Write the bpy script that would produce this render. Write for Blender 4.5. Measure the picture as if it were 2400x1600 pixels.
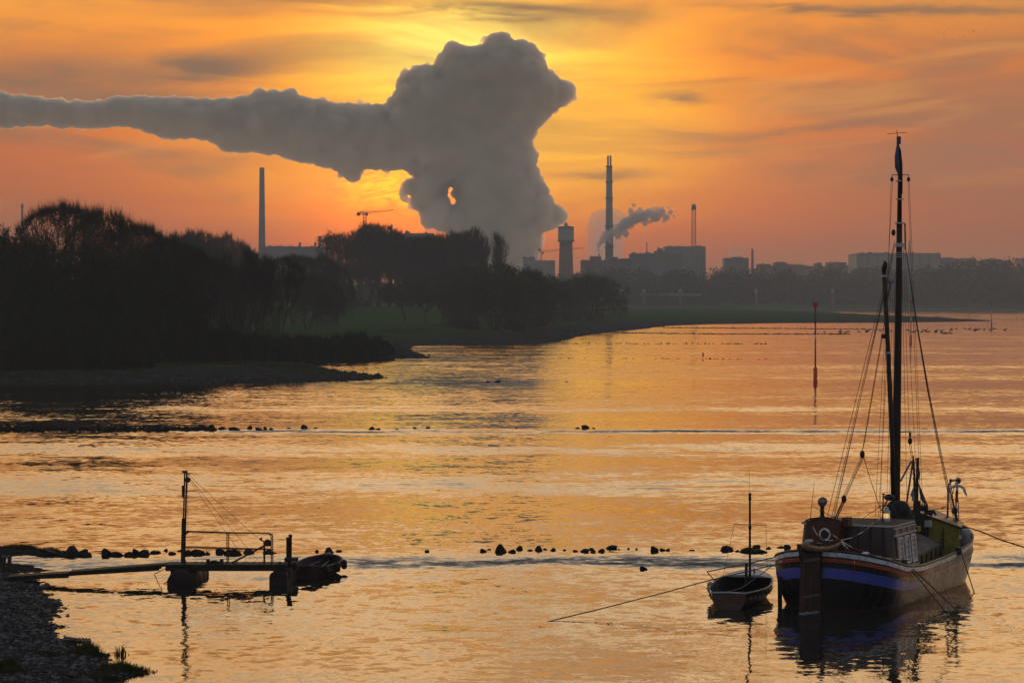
import bpy, bmesh, math, random
import numpy as np
from mathutils import Vector, Matrix, noise as mnoise

sc = bpy.context.scene
for o in list(bpy.data.objects): bpy.data.objects.remove(o)
COL = sc.collection
R = math.radians

# ------------------------------------------------------------------ camera
CAM_H, FPX, HORIZ = 12.0, 6667.0, 692.0           # height, focal length and horizon row of the 2400 px photograph
cd = bpy.data.cameras.new('camera'); cam = bpy.data.objects.new('camera', cd); COL.objects.link(cam)
cam.location = (0, 0, CAM_H); cam.rotation_euler = (R(90), 0, 0)
cd.sensor_width = 36; cd.lens = FPX / 2400 * 36; cd.shift_y = -(800 - HORIZ) / 2400
cd.clip_start = 1; cd.clip_end = 30000
sc.camera = cam

# ------------------------------------------------------------------ node helpers
class V:
    """A node socket with arithmetic."""
    def __init__(s, t, sock): s.t, s.s = t, sock
    def op(s, name, *a, clamp=False):
        n = s.t.nodes.new('ShaderNodeMath'); n.operation = name; n.use_clamp = clamp
        for i, v in enumerate((s,) + a):
            if isinstance(v, V): s.t.links.new(v.s, n.inputs[i])
            else: n.inputs[i].default_value = v
        return V(s.t, n.outputs[0])
    def __add__(s, o): return s.op('ADD', o)
    __radd__ = __add__
    def __sub__(s, o): return s.op('SUBTRACT', o)
    def __rsub__(s, o): return (s * -1.0) + o
    def __mul__(s, o): return s.op('MULTIPLY', o)
    __rmul__ = __mul__
    def __truediv__(s, o): return s.op('DIVIDE', o)
    def exp(s): return s.op('EXPONENT')
    def sq(s): return s.op('MULTIPLY', s)
    def sqrt(s): return s.op('SQRT')
    def abs(s): return s.op('ABSOLUTE')
    def clamp(s): return s.op('ADD', 0.0, clamp=True)
    def step(s, a, b):
        n = s.t.nodes.new('ShaderNodeMapRange'); n.interpolation_type = 'SMOOTHSTEP'
        s.t.links.new(s.s, n.inputs[0]); n.inputs[1].default_value = a; n.inputs[2].default_value = b
        return V(s.t, n.outputs[0])
def gauss(x, c, w): return ((((x - c) * (1.0 / w)).sq()) * -1.0).exp()
def sepv(t, sock):
    n = t.nodes.new('ShaderNodeSeparateXYZ'); t.links.new(sock, n.inputs[0]); return [V(t, o) for o in n.outputs]
def comb(t, *a):
    n = t.nodes.new('ShaderNodeCombineXYZ')
    for i, v in enumerate(a):
        if isinstance(v, V): t.links.new(v.s, n.inputs[i])
        else: n.inputs[i].default_value = v
    return n.outputs[0]
def noise(t, vec, scale=1.0, detail=3.0, rough=0.55, dist=0.0, color=False):
    n = t.nodes.new('ShaderNodeTexNoise'); n.inputs['Scale'].default_value = scale; n.inputs['Detail'].default_value = detail
    n.inputs['Roughness'].default_value = rough; n.inputs['Distortion'].default_value = dist
    if vec is not None: t.links.new(vec, n.inputs['Vector'])
    return n.outputs['Color'] if color else V(t, n.outputs[0])
def ramp(t, f, stops, interp='LINEAR'):
    n = t.nodes.new('ShaderNodeValToRGB'); t.links.new(f.s, n.inputs[0]); e = n.color_ramp.elements
    n.color_ramp.interpolation = interp
    while len(e) < len(stops): e.new(0.5)
    for k, (p, c) in enumerate(stops): e[k].position = p; e[k].color = (*c, 1)
    return n.outputs[0]
def mix(t, f, a, b, mode='MIX'):
    n = t.nodes.new('ShaderNodeMix'); n.data_type = 'RGBA'; n.blend_type = mode
    for i, v in ((0, f), (6, a), (7, b)):
        if isinstance(v, V): v = v.s
        if isinstance(v, bpy.types.NodeSocket): t.links.new(v, n.inputs[i])
        elif i == 0: n.inputs[0].default_value = v
        else: n.inputs[i].default_value = (*v, 1)
    return n.outputs[2]

# ------------------------------------------------------------------ sky (world) and sun
SUN_AZ, SUN_EL = -1.0, 3.6
w = bpy.data.worlds.new('World'); sc.world = w; w.use_nodes = True
t = w.node_tree; t.nodes.clear()
tc = t.nodes.new('ShaderNodeTexCoord')
dx, dy, dz = sepv(t, tc.outputs['Generated'])
az = dx.op('ARCTAN2', dy) * 57.2958
el = dz.op('ARCSINE') * 57.2958
elp = el.op('MAXIMUM', 0.0)
# streaky high cloud, stretched along the horizon
cv = comb(t, az * 0.16, el * 0.85, az * 0.02)
n_a = noise(t, cv, 1.0, 5, 0.55, 0.6)
n_b = noise(t, comb(t, az * 0.45 + 7.0, el * 2.4, 3.0), 1.0, 5, 0.6, 0.9)
n_c = noise(t, comb(t, az * 0.22 + 31.0, (el - az * 0.10) * 1.7, 9.0), 1.0, 4, 0.55, 0.5)
wob = (n_b - 0.5)
fe = (elp * (1 / 90.0)).op('POWER', 0.5)
def st(e, c): return (math.sqrt(e / 90), c)
front = ramp(t, fe, [st(0, (.165, .10, .075)), st(.7, (.235, .113, .070)), st(1.2, (.28, .095, .046)), st(2.0, (.43, .092, .022)), st(3.2, (.60, .122, .014)), st(4.5, (.78, .20, .015)),
                     st(5.8, (.88, .33, .032)), st(9, (1.6, .90, .36)), st(15, (1.85, 1.26, .70)), st(24, (.80, .70, .60)),
                     st(42, (.22, .24, .29)), st(90, (.15, .175, .225))])
front = mix(t, az.step(2.5, 8.0) * el.step(7.0, 5.0) * 0.42, front, (.36, .105, .04))
rs = (((az - SUN_AZ) * (1 / 1.75)).sq() + (el - SUN_EL).sq()).sqrt()
low = el.step(2.6, 0.6)
glow_o = (((rs * (1 / 3.6)).sq()) * -1.0).exp() * el.step(-0.3, 1.7)
glow_y = (((rs + wob * 2.0) * (1 / 2.1)).sq() * -1.0).exp()
col = mix(t, glow_o * 0.9, front, mix(t, low, (1.35, .34, .006), (1.2, .135, .010)))
col = mix(t, glow_y * (1.0 - low * 0.8), col, (1.45, .72, .012))
ycore = gauss(az, -0.9, 2.3) * gauss(el + wob * 0.5, 5.0, 1.0)
col = mix(t, ycore, col, (1.6, 1.2, .2))
ylow = gauss(az + wob * 1.2, -2.3, 1.15) * gauss(el + wob * 0.6, 2.3, 0.42)
right_glow = gauss(az, 1.9, 1.7) * gauss(el + wob * .8, 3.7, 1.15)                # open bright sky beside the steam
col = mix(t, right_glow * .75, col, (1.55, .68, .012))
# luminous and dull streaks
col = mix(t, (n_a.step(0.40, 0.64)) * (el.step(0.3, 2.5)) * 0.58, col, (.27, .135, .07))
col = mix(t, (n_c.step(0.50, 0.72)) * (el.step(0.8, 3.0)) * el.step(22.0, 8.0) * 0.30, col, (1.05, .42, .05))
n_f = noise(t, comb(t, az * 1.1 + 3.0, el * 3.6, 5.0), 1.0, 5, 0.65, 1.2)
fire = gauss(az, -2.1, 1.9) * gauss(el + wob * .8, 1.75, .75)                    # broken fiery light low under the steam
col = mix(t, fire * .85, col, (2.0, .34, .010))
ylow = gauss(az + wob * 2.0, -2.35, 1.05) * gauss(el + (n_f - .5) * .7, 2.25, .42) * (n_f.step(.30, .62) * .8 + .2)
col = mix(t, ylow, col, (2.4, 1.1, .0))
# a few darker cloud bars
def bar(a, e, wa, we, k, tilt=0.0):
    m = gauss(az + wob * 1.5, a, wa) * gauss(el + wob * 0.45 - (az - a) * tilt, e, we) * k * (0.45 + n_b * 1.1)
    return m.clamp()
bars = [(-6.3, 4.55, 1.4, .30, 1.1, .0), (-9.0, 4.4, 2.8, .46, .85, .0), (-7.7, 3.95, 2.4, .30, .7, -.04), (.2, 5.74, 2.2, .20, .95, -.07),
        (3.4, 3.95, .75, .13, .75, .0), (6.2, 3.35, 1.5, .11, .62, .12), (8.0, 5.66, 3.2, .10, .85, -.03), (6.0, 5.74, 1.3, .07, .8, -.03),
        (2.0, 2.42, .95, .12, .6, .0), (4.0, 2.9, 2.2, .14, .35, .05), (-3.2, 5.9, 1.6, .12, .5, .0), (9.0, 2.2, 3.0, .3, .3, .0)]
dark = None
for b in bars: dark = bar(*b) if dark is None else dark.op('MAXIMUM', bar(*b))
col = mix(t, dark, col, (.23, .125, .07))
back = ramp(t, fe, [st(0, (.27, .235, .22)), st(12, (.29, .265, .26)), st(40, (.20, .22, .26)), st(90, (.15, .175, .225))])
side = dy.step(-0.05, 0.93)
col = mix(t, side, back, col)
sky = t.nodes.new('ShaderNodeTexSky'); sky.sky_type = 'NISHITA'; sky.sun_disc = False
sky.sun_elevation = R(SUN_EL); sky.sun_rotation = R(SUN_AZ); sky.air_density = 1.0; sky.dust_density = 2.0
bg1 = t.nodes.new('ShaderNodeBackground'); bg1.inputs[1].default_value = 1.24; t.links.new(col, bg1.inputs[0])
bg2 = t.nodes.new('ShaderNodeBackground'); bg2.inputs[1].default_value = 0.0006; t.links.new(sky.outputs[0], bg2.inputs[0])
ad = t.nodes.new('ShaderNodeAddShader'); out = t.nodes.new('ShaderNodeOutputWorld')
t.links.new(bg1.outputs[0], ad.inputs[0]); t.links.new(bg2.outputs[0], ad.inputs[1]); t.links.new(ad.outputs[0], out.inputs[0])
w.cycles.sampling_method = 'MANUAL'; w.cycles.sample_map_resolution = 1024

sd = bpy.data.lights.new('sun', 'SUN'); sun = bpy.data.objects.new('sun', sd); COL.objects.link(sun)
sd.energy = 1.2; sd.angle = R(0.5); sd.color = (1, .55, .25)
sun_dir = Vector((math.sin(R(SUN_AZ)) * math.cos(R(SUN_EL)), math.cos(R(SUN_AZ)) * math.cos(R(SUN_EL)), math.sin(R(SUN_EL))))
sun.rotation_euler = sun_dir.to_track_quat('Z', 'Y').to_euler(); sun.location = (0, 0, 400)

vs = sc.view_settings; vs.view_transform = 'Standard'; vs.look = 'None'; vs.exposure = 0; vs.gamma = 1; vs.use_curve_mapping = False
cy = sc.cycles
cy.use_denoising = True; cy.max_bounces = 10; cy.diffuse_bounces = 2; cy.glossy_bounces = 3; cy.transmission_bounces = 4
cy.volume_bounces = 8; cy.transparent_max_bounces = 8; cy.sample_clamp_indirect = 4; cy.caustics_reflective = False; cy.caustics_refractive = False

# ------------------------------------------------------------------ geometry helpers
def P(px, py, D): return Vector(((px - 1200) / FPX * D, D, CAM_H + (HORIZ - py) / FPX * D))       # a sight line followed to distance D
def W(px, py, z=0.0):                                                                              # where a sight line meets height z
    D = (CAM_H - z) * FPX / (py - HORIZ); return Vector(((px - 1200) / FPX * D, D, z))
def link(o, parent=None):
    COL.objects.link(o)
    if parent is not None: o.parent = parent
    return o
def tag(o, label=None, cat=None, group=None, kind=None):
    if label: o['label'] = label
    if cat: o['category'] = cat
    if group: o['group'] = group
    if kind: o['kind'] = kind
    return o
def empty(name, loc, label=None, cat=None, group=None):
    o = bpy.data.objects.new(name, None); o.location = loc; o.empty_display_size = .5; link(o)
    return tag(o, label, cat, group)
class MB:
    """Collects vertices and faces in world coordinates and links them as one mesh object."""
    def __init__(s): s.v, s.f, s.m = [], [], []
    def add(s, verts, faces, mi=0):
        k = len(s.v); s.v += [tuple(v) for v in verts]; s.f += [tuple(i + k for i in f) for f in faces]; s.m += [mi] * len(faces); return s
    def box(s, c, size, rot=None, taper=1.0, mi=0):
        c = Vector(c); hx, hy, hz = size[0] / 2, size[1] / 2, size[2] / 2; vs_ = []
        for z, k in ((-hz, 1.0), (hz, taper)):
            for x, y in ((-hx, -hy), (hx, -hy), (hx, hy), (-hx, hy)):
                p = Vector((x * k, y * k, z))
                if rot is not None: p = rot @ p
                vs_.append(c + p)
        return s.add(vs_, [(3, 2, 1, 0), (4, 5, 6, 7), (0, 1, 5, 4), (1, 2, 6, 5), (2, 3, 7, 6), (3, 0, 4, 7)], mi)
    def tube(s, pts, r, n=6, cap=True, mi=0, closed=False):
        pts = [Vector(p) for p in pts]; L = len(pts); rr = list(r) if hasattr(r, '__len__') else [r] * L
        k = len(s.v); up = None
        for i, p in enumerate(pts):
            if closed: d = pts[(i + 1) % L] - pts[i - 1]
            else: d = pts[min(i + 1, L - 1)] - pts[max(i - 1, 0)]
            d.normalize() if d.length > 1e-9 else None
            if up is None:
                up = Vector((0, 0, 1)) if abs(d.z) < .9 else Vector((1, 0, 0))
            a = d.cross(up)
            if a.length < 1e-6: a = d.cross(Vector((0, 1, 0)))
            a.normalize(); b = a.cross(d).normalized(); up = b
            for j in range(n):
                th = 2 * math.pi * j / n
                s.v.append(tuple(p + (a * math.cos(th) + b * math.sin(th)) * rr[i]))
        for i in range(L if closed else L - 1):
            i2 = (i + 1) % L
            for j in range(n):
                s.f.append((k + i * n + j, k + i * n + (j + 1) % n, k + i2 * n + (j + 1) % n, k + i2 * n + j)); s.m.append(mi)
        if cap and not closed:
            s.f.append(tuple(k + j for j in range(n))[::-1]); s.m.append(mi)
            s.f.append(tuple(k + (L - 1) * n + j for j in range(n))); s.m.append(mi)
        return s
    def lathe(s, c, prof, n=16, mi=0, axis=None):
        """profile [(radius, height)] turned about the z axis (or AXIS) at C"""
        c = Vector(c); q = Vector((0, 0, 1)).rotation_difference(Vector(axis)).to_matrix() if axis is not None else Matrix.Identity(3)
        k = len(s.v)
        for r, z in prof:
            for j in range(n):
                th = 2 * math.pi * j / n; s.v.append(tuple(c + q @ Vector((r * math.cos(th), r * math.sin(th), z))))
        for i in range(len(prof) - 1):
            for j in range(n):
                s.f.append((k + i * n + j, k + i * n + (j + 1) % n, k + (i + 1) * n + (j + 1) % n, k + (i + 1) * n + j)); s.m.append(mi)
        s.f.append(tuple(k + j for j in range(n))[::-1]); s.m.append(mi)
        e = k + (len(prof) - 1) * n; s.f.append(tuple(e + j for j in range(n))); s.m.append(mi)
        return s
    def prism(s, poly, axis_vec, mi=0):
        """polygon of world points pushed along a vector"""
        n = len(poly); a = [Vector(p) for p in poly]; b = [p + Vector(axis_vec) for p in a]
        return s.add(a + b, [tuple(range(n))[::-1], tuple(range(n, 2 * n))] + [(i, (i + 1) % n, n + (i + 1) % n, n + i) for i in range(n)], mi)
    def ball(s, c, r, sc3=(1, 1, 1), nu=8, nv=6, mi=0):
        prof = [(max(1e-4, math.sin(math.pi * i / nv)) * r, -math.cos(math.pi * i / nv) * r) for i in range(nv + 1)]
        k = len(s.v); s.lathe((0, 0, 0), prof, nu, mi)
        for i in range(k, len(s.v)): v = s.v[i]; s.v[i] = (c[0] + v[0] * sc3[0], c[1] + v[1] * sc3[1], c[2] + v[2] * sc3[2])
        return s
    def build(s, name, mats, parent=None, smooth=False, loc=None):
        me = bpy.data.meshes.new(name)
        base = parent_world(parent) if parent is not None else Vector(loc) if loc is not None else Vector((0, 0, 0))
        me.from_pydata([(v[0] - base.x, v[1] - base.y, v[2] - base.z) for v in s.v], [], s.f)
        for m in (mats if isinstance(mats, (list, tuple)) else [mats]): me.materials.append(m)
        me.polygons.foreach_set('material_index', s.m)
        if smooth: me.shade_smooth()
        me.update()
        o = bpy.data.objects.new(name, me); link(o, parent)
        if parent is None: o.location = base
        return o
def parent_world(p):
    v = Vector((0, 0, 0))
    while p is not None: v += p.location; p = p.parent
    return v
def thing(name, mb, mats, loc, label, cat, group=None, smooth=False):
    return tag(mb.build(name, mats, None, smooth, loc), label, cat, group)

# ------------------------------------------------------------------ materials
def mat(name, c, rough=0.8, metal=0.0, var=0.35, scale=1.5, spec=0.3, coat=0.0, stretch=(1, 1, 1), bump=0.0, c2=None, emit=None, detail=4):
    m = bpy.data.materials.new(name); m.use_nodes = True; t = m.node_tree; b = t.nodes['Principled BSDF']
    g = t.nodes.new('ShaderNodeTexCoord'); mp = t.nodes.new('ShaderNodeMapping'); mp.inputs['Scale'].default_value = stretch
    t.links.new(g.outputs['Object'], mp.inputs[0])
    n = noise(t, mp.outputs[0], scale, detail, 0.6)
    c2 = c2 or tuple(x * (1 - var) for x in c)
    t.links.new(mix(t, n.step(0.36, 0.64), c, c2), b.inputs['Base Color'])
    b.inputs['Roughness'].default_value = rough; b.inputs['Metallic'].default_value = metal
    b.inputs['Specular IOR Level'].default_value = spec; b.inputs['Coat Weight'].default_value = coat; b.inputs['Coat Roughness'].default_value = .12
    if rough < .75:
        t.links.new((n * 0.3 + (rough - 0.15)).s, b.inputs['Roughness'])
    if bump:
        bp = t.nodes.new('ShaderNodeBump'); bp.inputs['Strength'].default_value = bump; bp.inputs['Distance'].default_value = .05
        t.links.new(noise(t, mp.outputs[0], scale * 4, 4).s, bp.inputs['Height']); t.links.new(bp.outputs[0], b.inputs['Normal'])
    if emit:
        b.inputs['Emission Color'].default_value = (*emit[0], 1); b.inputs['Emission Strength'].default_value = emit[1]
    return m
M = {}
M['twig'] = mat('twig_bark', (.034, .031, .023), .95, var=.4, scale=.3, spec=0.0)
M['bark'] = mat('trunk_bark', (.055, .045, .036), .95, var=.45, scale=2, spec=0.0)
M['leaf'] = mat('late_leaf', (.095, .085, .034), .9, var=.45, scale=.25, spec=0.0)
M['leaf_dark'] = mat('dark_leaf', (.024, .044, .016), .9, var=.45, scale=.25, spec=0.0)
M['grass'] = mat('dry_grass', (.055, .060, .022), .95, var=.5, scale=3, spec=0.0)
M['rock'] = mat('wet_rock', (.022, .021, .021), .75, var=.5, scale=2.5, spec=.08, bump=.5)
M['concrete'] = mat('concrete', (.26, .25, .24), .9, var=.25, scale=.05)
M['brick'] = mat('brickwork', (.22, .13, .10), .9, var=.3, scale=.05)
M['clad'] = mat('cladding', (.30, .29, .28), .85, var=.25, scale=.03)
M['clad_d'] = mat('dark_cladding', (.16, .16, .165), .85, var=.25, scale=.03)
M['steel'] = mat('steelwork', (.12, .11, .10), .7, .3, var=.3, scale=.5)
M['glass_d'] = mat('window_glass', (.05, .055, .06), .5, var=.3, scale=.2, spec=.4)
M['white'] = mat('white_paint', (.62, .64, .66), .55, var=.18, scale=2)
M['red'] = mat('beacon_red', (.55, .065, .03), .6, var=.25, scale=1)
M['black'] = mat('black_paint', (.018, .018, .018), .45, var=.3, scale=2)
# ================================================================== SETTING
# ------------------------------------------------------------------ water
def make_water():
    m = bpy.data.materials.new('river_water'); m.use_nodes = True; t = m.node_tree; b = t.nodes['Principled BSDF']
    g = t.nodes.new('ShaderNodeNewGeometry'); x, y, z = sepv(t, g.outputs['Position'])
    wx = x + noise(t, comb(t, x * .02, y * .02, 0.0), 1, 2) * 8.0 - 4.0
    sw = y + (noise(t, comb(t, x * .05, y * .03, 5.0), 1, 3) - .5) * 10.0
    fine = noise(t, comb(t, wx * 1.5, y * 1.5, 0.0), 1, 3, .65, .2, color=True)
    mid = noise(t, comb(t, wx * .20, y * .26, 3.0), 1, 5, .74, .3, color=True)
    big = noise(t, comb(t, wx * .06, y * .16, 8.0), 1, 3, .55, .5)
    patch = noise(t, comb(t, x * .010, sw * .035, 1.0), 1, 4, .6, .6)
    patch2 = noise(t, comb(t, x * .0016, y * .014, 4.0), 1, 3, .55, .3)
    fx, fy, fz = sepv(t, fine); mx, my, mz = sepv(t, mid)
    amp = patch.step(.36, .70) * 0.45 + patch2.step(.40, .68) * .30 + 0.44
    # broken water just downstream of the submerged groynes
    br = None
    for yy, ww, x0, x1, k in ((128.0, 2.6, -60, 60, 1.25), (120.5, 1.4, -26, -4, .3), (251.0, 3.0, -26, 140, 1.2), (300.0, 8.0, -40, 160, .25), (221.0, 9.0, -60, 60, .35),
                              (180.0, 10.0, -80, 60, .35), (420.0, 16.0, 0, 300, .10)):
        e = gauss(sw * .35 + y * .65, yy, ww) * x.step(x0 - 8, x0 + 8) * x.step(x1 + 8, x1 - 8) * k
        br = e if br is None else br + e
    br = br * (noise(t, comb(t, x * .09, y * .2, 2.0), 1, 4, .65).step(.34, .62) * 1.15 + .1)
    calm = y.step(104.0, 92.0) * 0.1
    A = amp + br * 2.3 - calm
    sy = ((fy - .5) * .22 + (my - .5) * .16 + (big - .5) * .025) * A
    sx = ((fx - .5) * .13 + (mx - .5) * .12) * A
    tilt = A * -.030 - br * .12 - .003
    nv = comb(t, sx, sy + tilt, 1.0)
    nn = t.nodes.new('ShaderNodeVectorMath'); nn.operation = 'NORMALIZE'; t.links.new(nv, nn.inputs[0])
    t.links.new(nn.outputs[0], b.inputs['Normal'])
    b.inputs['Base Color'].default_value = (.010, .012, .012, 1); b.inputs['Roughness'].default_value = .035
    b.inputs['IOR'].default_value = 1.333; b.inputs['Specular IOR Level'].default_value = .5
    mb = MB(); mb.add([(-2600, -250, 0), (2600, -250, 0), (2600, 3250, 0), (-2600, 3250, 0)], [(0, 1, 2, 3)])
    return tag(mb.build('river_water', m), kind='structure')
make_water()

# ------------------------------------------------------------------ land
def poly_sd(px, py, poly):
    """signed distance (positive inside) from arrays of points to a polygon"""
    poly = np.array(poly, float); d2 = np.full(px.shape, 1e18); inside = np.zeros(px.shape, bool); n = len(poly)
    for i in range(n):
        ax, ay = poly[i]; bx, by = poly[(i + 1) % n]
        ex, ey = bx - ax, by - ay; L = ex * ex + ey * ey + 1e-9
        tt = np.clip(((px - ax) * ex + (py - ay) * ey) / L, 0, 1)
        d2 = np.minimum(d2, (px - ax - ex * tt) ** 2 + (py - ay - ey * tt) ** 2)
        c = ((ay > py) != (by > py))
        with np.errstate(divide='ignore', invalid='ignore'):
            xin = ax + (py - ay) * ex / (ey if abs(ey) > 1e-9 else 1e-9)
        inside ^= c & (px < xin)
    return np.where(inside, 1, -1) * np.sqrt(d2)
_rs = np.random.RandomState(4)
def fbm(x, y, seed=0, oct=4):
    """cheap smooth value noise"""
    out = np.zeros(x.shape); a = 1.0; tot = 0
    for o_ in range(oct):
        rs_ = np.random.RandomState(seed * 17 + o_); tab = rs_.rand(257, 257)
        xi = np.floor(x).astype(int); yi = np.floor(y).astype(int); fx = x - xi; fy = y - yi
        fx = fx * fx * (3 - 2 * fx); fy = fy * fy * (3 - 2 * fy)
        g = lambda i, j: tab[(xi + i) % 257, (yi + j) % 257]
        out += a * ((g(0, 0) * (1 - fx) + g(1, 0) * fx) * (1 - fy) + (g(0, 1) * (1 - fx) + g(1, 1) * fx) * fy); tot += a
        a *= .5; x = x * 2.03; y = y * 2.03
    return out / tot
def terrain(name, poly, xs, ys, height, material, keep=-6.0):
    X, Y = np.meshgrid(xs, ys); sdv = poly_sd(X, Y, poly); Z = height(sdv, X, Y)
    nx, ny = len(xs), len(ys)
    keepv = sdv > keep
    idx = np.arange(nx * ny).reshape(ny, nx)
    q = keepv[:-1, :-1] | keepv[1:, :-1] | keepv[:-1, 1:] | keepv[1:, 1:]
    f = np.stack([idx[:-1, :-1][q], idx[:-1, 1:][q], idx[1:, 1:][q], idx[1:, :-1][q]], 1)
    used = np.unique(f); rm = np.full(nx * ny, -1); rm[used] = np.arange(len(used))
    vv = np.stack([X.ravel()[used], Y.ravel()[used], Z.ravel()[used]], 1)
    me = bpy.data.meshes.new(name); me.from_pydata(vv.tolist(), [], rm[f].tolist()); me.materials.append(material); me.shade_smooth()
    o = bpy.data.objects.new(name, me); link(o); return tag(o, kind='structure')
def land_mat(name, gravel, grass, z0, z1, gscale=.8):
    m = bpy.data.materials.new(name); m.use_nodes = True; t = m.node_tree; b = t.nodes['Principled BSDF']
    g = t.nodes.new('ShaderNodeNewGeometry'); x, y, z = sepv(t, g.outputs['Position'])
    n1 = noise(t, comb(t, x, y, z), gscale, 6, .7); n2 = noise(t, comb(t, x * .05, y * .02, 0.0), 1, 4)
    gr = mix(t, n1.step(.35, .65), tuple(c * .45 for c in gravel), gravel)
    ga = mix(t, n1.step(.3, .7), tuple(c * .5 for c in grass), grass)
    f = (z + (n2 - .5) * 1.6).step(z0, z1)
    wet = z.step(.30, .02)
    c = mix(t, f, gr, ga); c = mix(t, wet * .65, c, (.02, .019, .018))
    t.links.new(c, b.inputs['Base Color']); b.inputs['Specular IOR Level'].default_value = .0
    t.links.new((wet * -.4 + .92).s, b.inputs['Roughness'])
    bp = t.nodes.new('ShaderNodeBump'); bp.inputs['Strength'].default_value = .6; bp.inputs['Distance'].default_value = .12
    t.links.new(noise(t, comb(t, x, y, z), gscale * 6, 4, .7).s, bp.inputs['Height']); t.links.new(bp.outputs[0], b.inputs['Normal'])
    return m
def XY(*pts): return [tuple(W(a, b)[:2]) for a, b in pts]
def lerp_pts(x, tab): return np.interp(x, [a for a, _ in tab], [b for _, b in tab])

# wooded bank with its spits, all the way back to the far reach
bank_poly = [(-420, 330)] + XY((-200, 905), (0, 900), (300, 899), (560, 896), (720, 895), (830, 892), (880, 889), (907, 886)) + \
    XY((880, 880), (800, 872), (740, 860), (690, 845), (760, 842), (880, 841), (980, 840), (1016, 838), (990, 831), (955, 820), (965, 811), (1100, 807), (1230, 806), (1310, 801),
       (1345, 790), (1425, 778), (1500, 772), (1560, 764), (1660, 760), (1850, 757), (2100, 756), (2250, 754), (2335, 752.5), (2250, 747), (2120, 742), (1990, 735.5), (1880, 731.5), (1760, 727.2)) + \
    [(160, 2290), (60, 2450), (-200, 2500), (-900, 2500), (-900, 330)]
xs = np.concatenate([np.arange(-900, -260, 20.0), np.arange(-260, -70, 3.0), np.arange(-70, 60, 1.5), np.arange(60, 300, 3.0)])
ys = [350.0]
while ys[-1] < 2500: ys.append(ys[-1] + max(1.3, ys[-1] * .0052))
ys = np.array(ys)
def bank_h(s, X, Y):
    s0 = s
    s = s + (fbm(X * .11, Y * .06, 3) - .5) * np.clip(Y * .004, 1, 6)
    spit = np.interp(Y, [380, 700, 1000, 1300, 2400], [1.0, 1.0, .9, .75, .8])
    z = np.where(s < 0, s * .12, 0) + np.clip(s, 0, 12) * .10 * spit + np.clip(s - 12, 0, 60) * .028
    z = np.minimum(z, np.interp(Y, [400, 700, 1200, 2400], [3.2, 3.0, 2.8, 2.8]))
    z += (fbm(X * .06, Y * .05, 9) - .5) * .9 * np.clip(s / 20, 0, 1) + (fbm(X * .5, Y * .3, 11, 2) - .5) * .22 * np.clip(s / 3, 0, 1)
    ss = lambda v, lo, hi: (lambda u: u * u * (3 - 2 * u))(np.clip((v - lo) / (hi - lo), 0, 1))
    z += 4.6 * ss(Y, 985, 1140) * ss(-X, 2, 40) * ss(s0, 30, 90)            # the dyke behind the meadow
    return np.maximum(z, -1.2)
M['bank'] = land_mat('bank_ground', (.044, .044, .045), (.032, .075, .013), 1.15, 1.75, .5)
terrain('river_bank', bank_poly, xs, ys, bank_h, M['bank'])

# the far side of the river
far_poly = [(-900, 2560), (-300, 2560), (60, 2330), (180, 2270), (1200, 2280), (1200, 3300), (-900, 3300)]
def far_h(s, X, Y):
    z = np.where(s < 0, s * .1, 0) + np.clip(s, 0, 14) * .12 + np.clip(s - 14, 0, 120) * .052
    return np.maximum(np.minimum(z, 7.0) + (fbm(X * .02, Y * .02, 5) - .5) * .8 * np.clip(s / 20, 0, 1), -1.2)
M['farland'] = land_mat('far_bank_ground', (.10, .10, .09), (.03, .062, .018), .8, 1.6, .1)
terrain('far_bank', far_poly, np.arange(-900, 1201, 15.0), np.concatenate([np.arange(2260, 2480, 5.0), np.arange(2480, 3281, 40.0)]), far_h, M['farland'])

# near gravel beach, bottom left
near_poly = [(-60, 60), (-60, 142)] + XY((-200, 1282), (0, 1279), (80, 1286), (128, 1293), (122, 1299), (40, 1304), (18, 1311), (30, 1318), (75, 1327), (138, 1337), (95, 1338), (36, 1342), (45, 1348), (84, 1355),
    (104, 1379), (134, 1409), (140, 1425), (147, 1440), (140, 1448), (128, 1454), (143, 1470), (155, 1494), (190, 1513), (225, 1530), (252, 1546), (235, 1552), (290, 1563), (325, 1577), (285, 1584), (262, 1592), (270, 1610)) + [(-9.0, 70), (-9, 60)]
def near_h(s, X, Y):
    s = s + (fbm(X * 1.1, Y * .6, 21) - .5) * 1.1
    z = np.where(s < 0, s * .14, 0) + np.clip(s, 0, 3) * .10 + np.clip(s - 3, 0, 20) * .05
    z += (fbm(X * 1.2, Y * .8, 23) - .5) * .16 * np.clip(s / 1.5, 0, 1) + (fbm(X * 5, Y * 3, 24, 2) - .5) * .05
    return np.maximum(z, -.8)
M['gravel'] = land_mat('gravel_beach', (.036, .037, .042), (.03, .03, .027), 1.6, 2.4, 3.0)
terrain('gravel_beach', near_poly, np.arange(-30, -7, .16), np.arange(80, 142, .3), near_h, M['gravel'], keep=-2.0)

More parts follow.
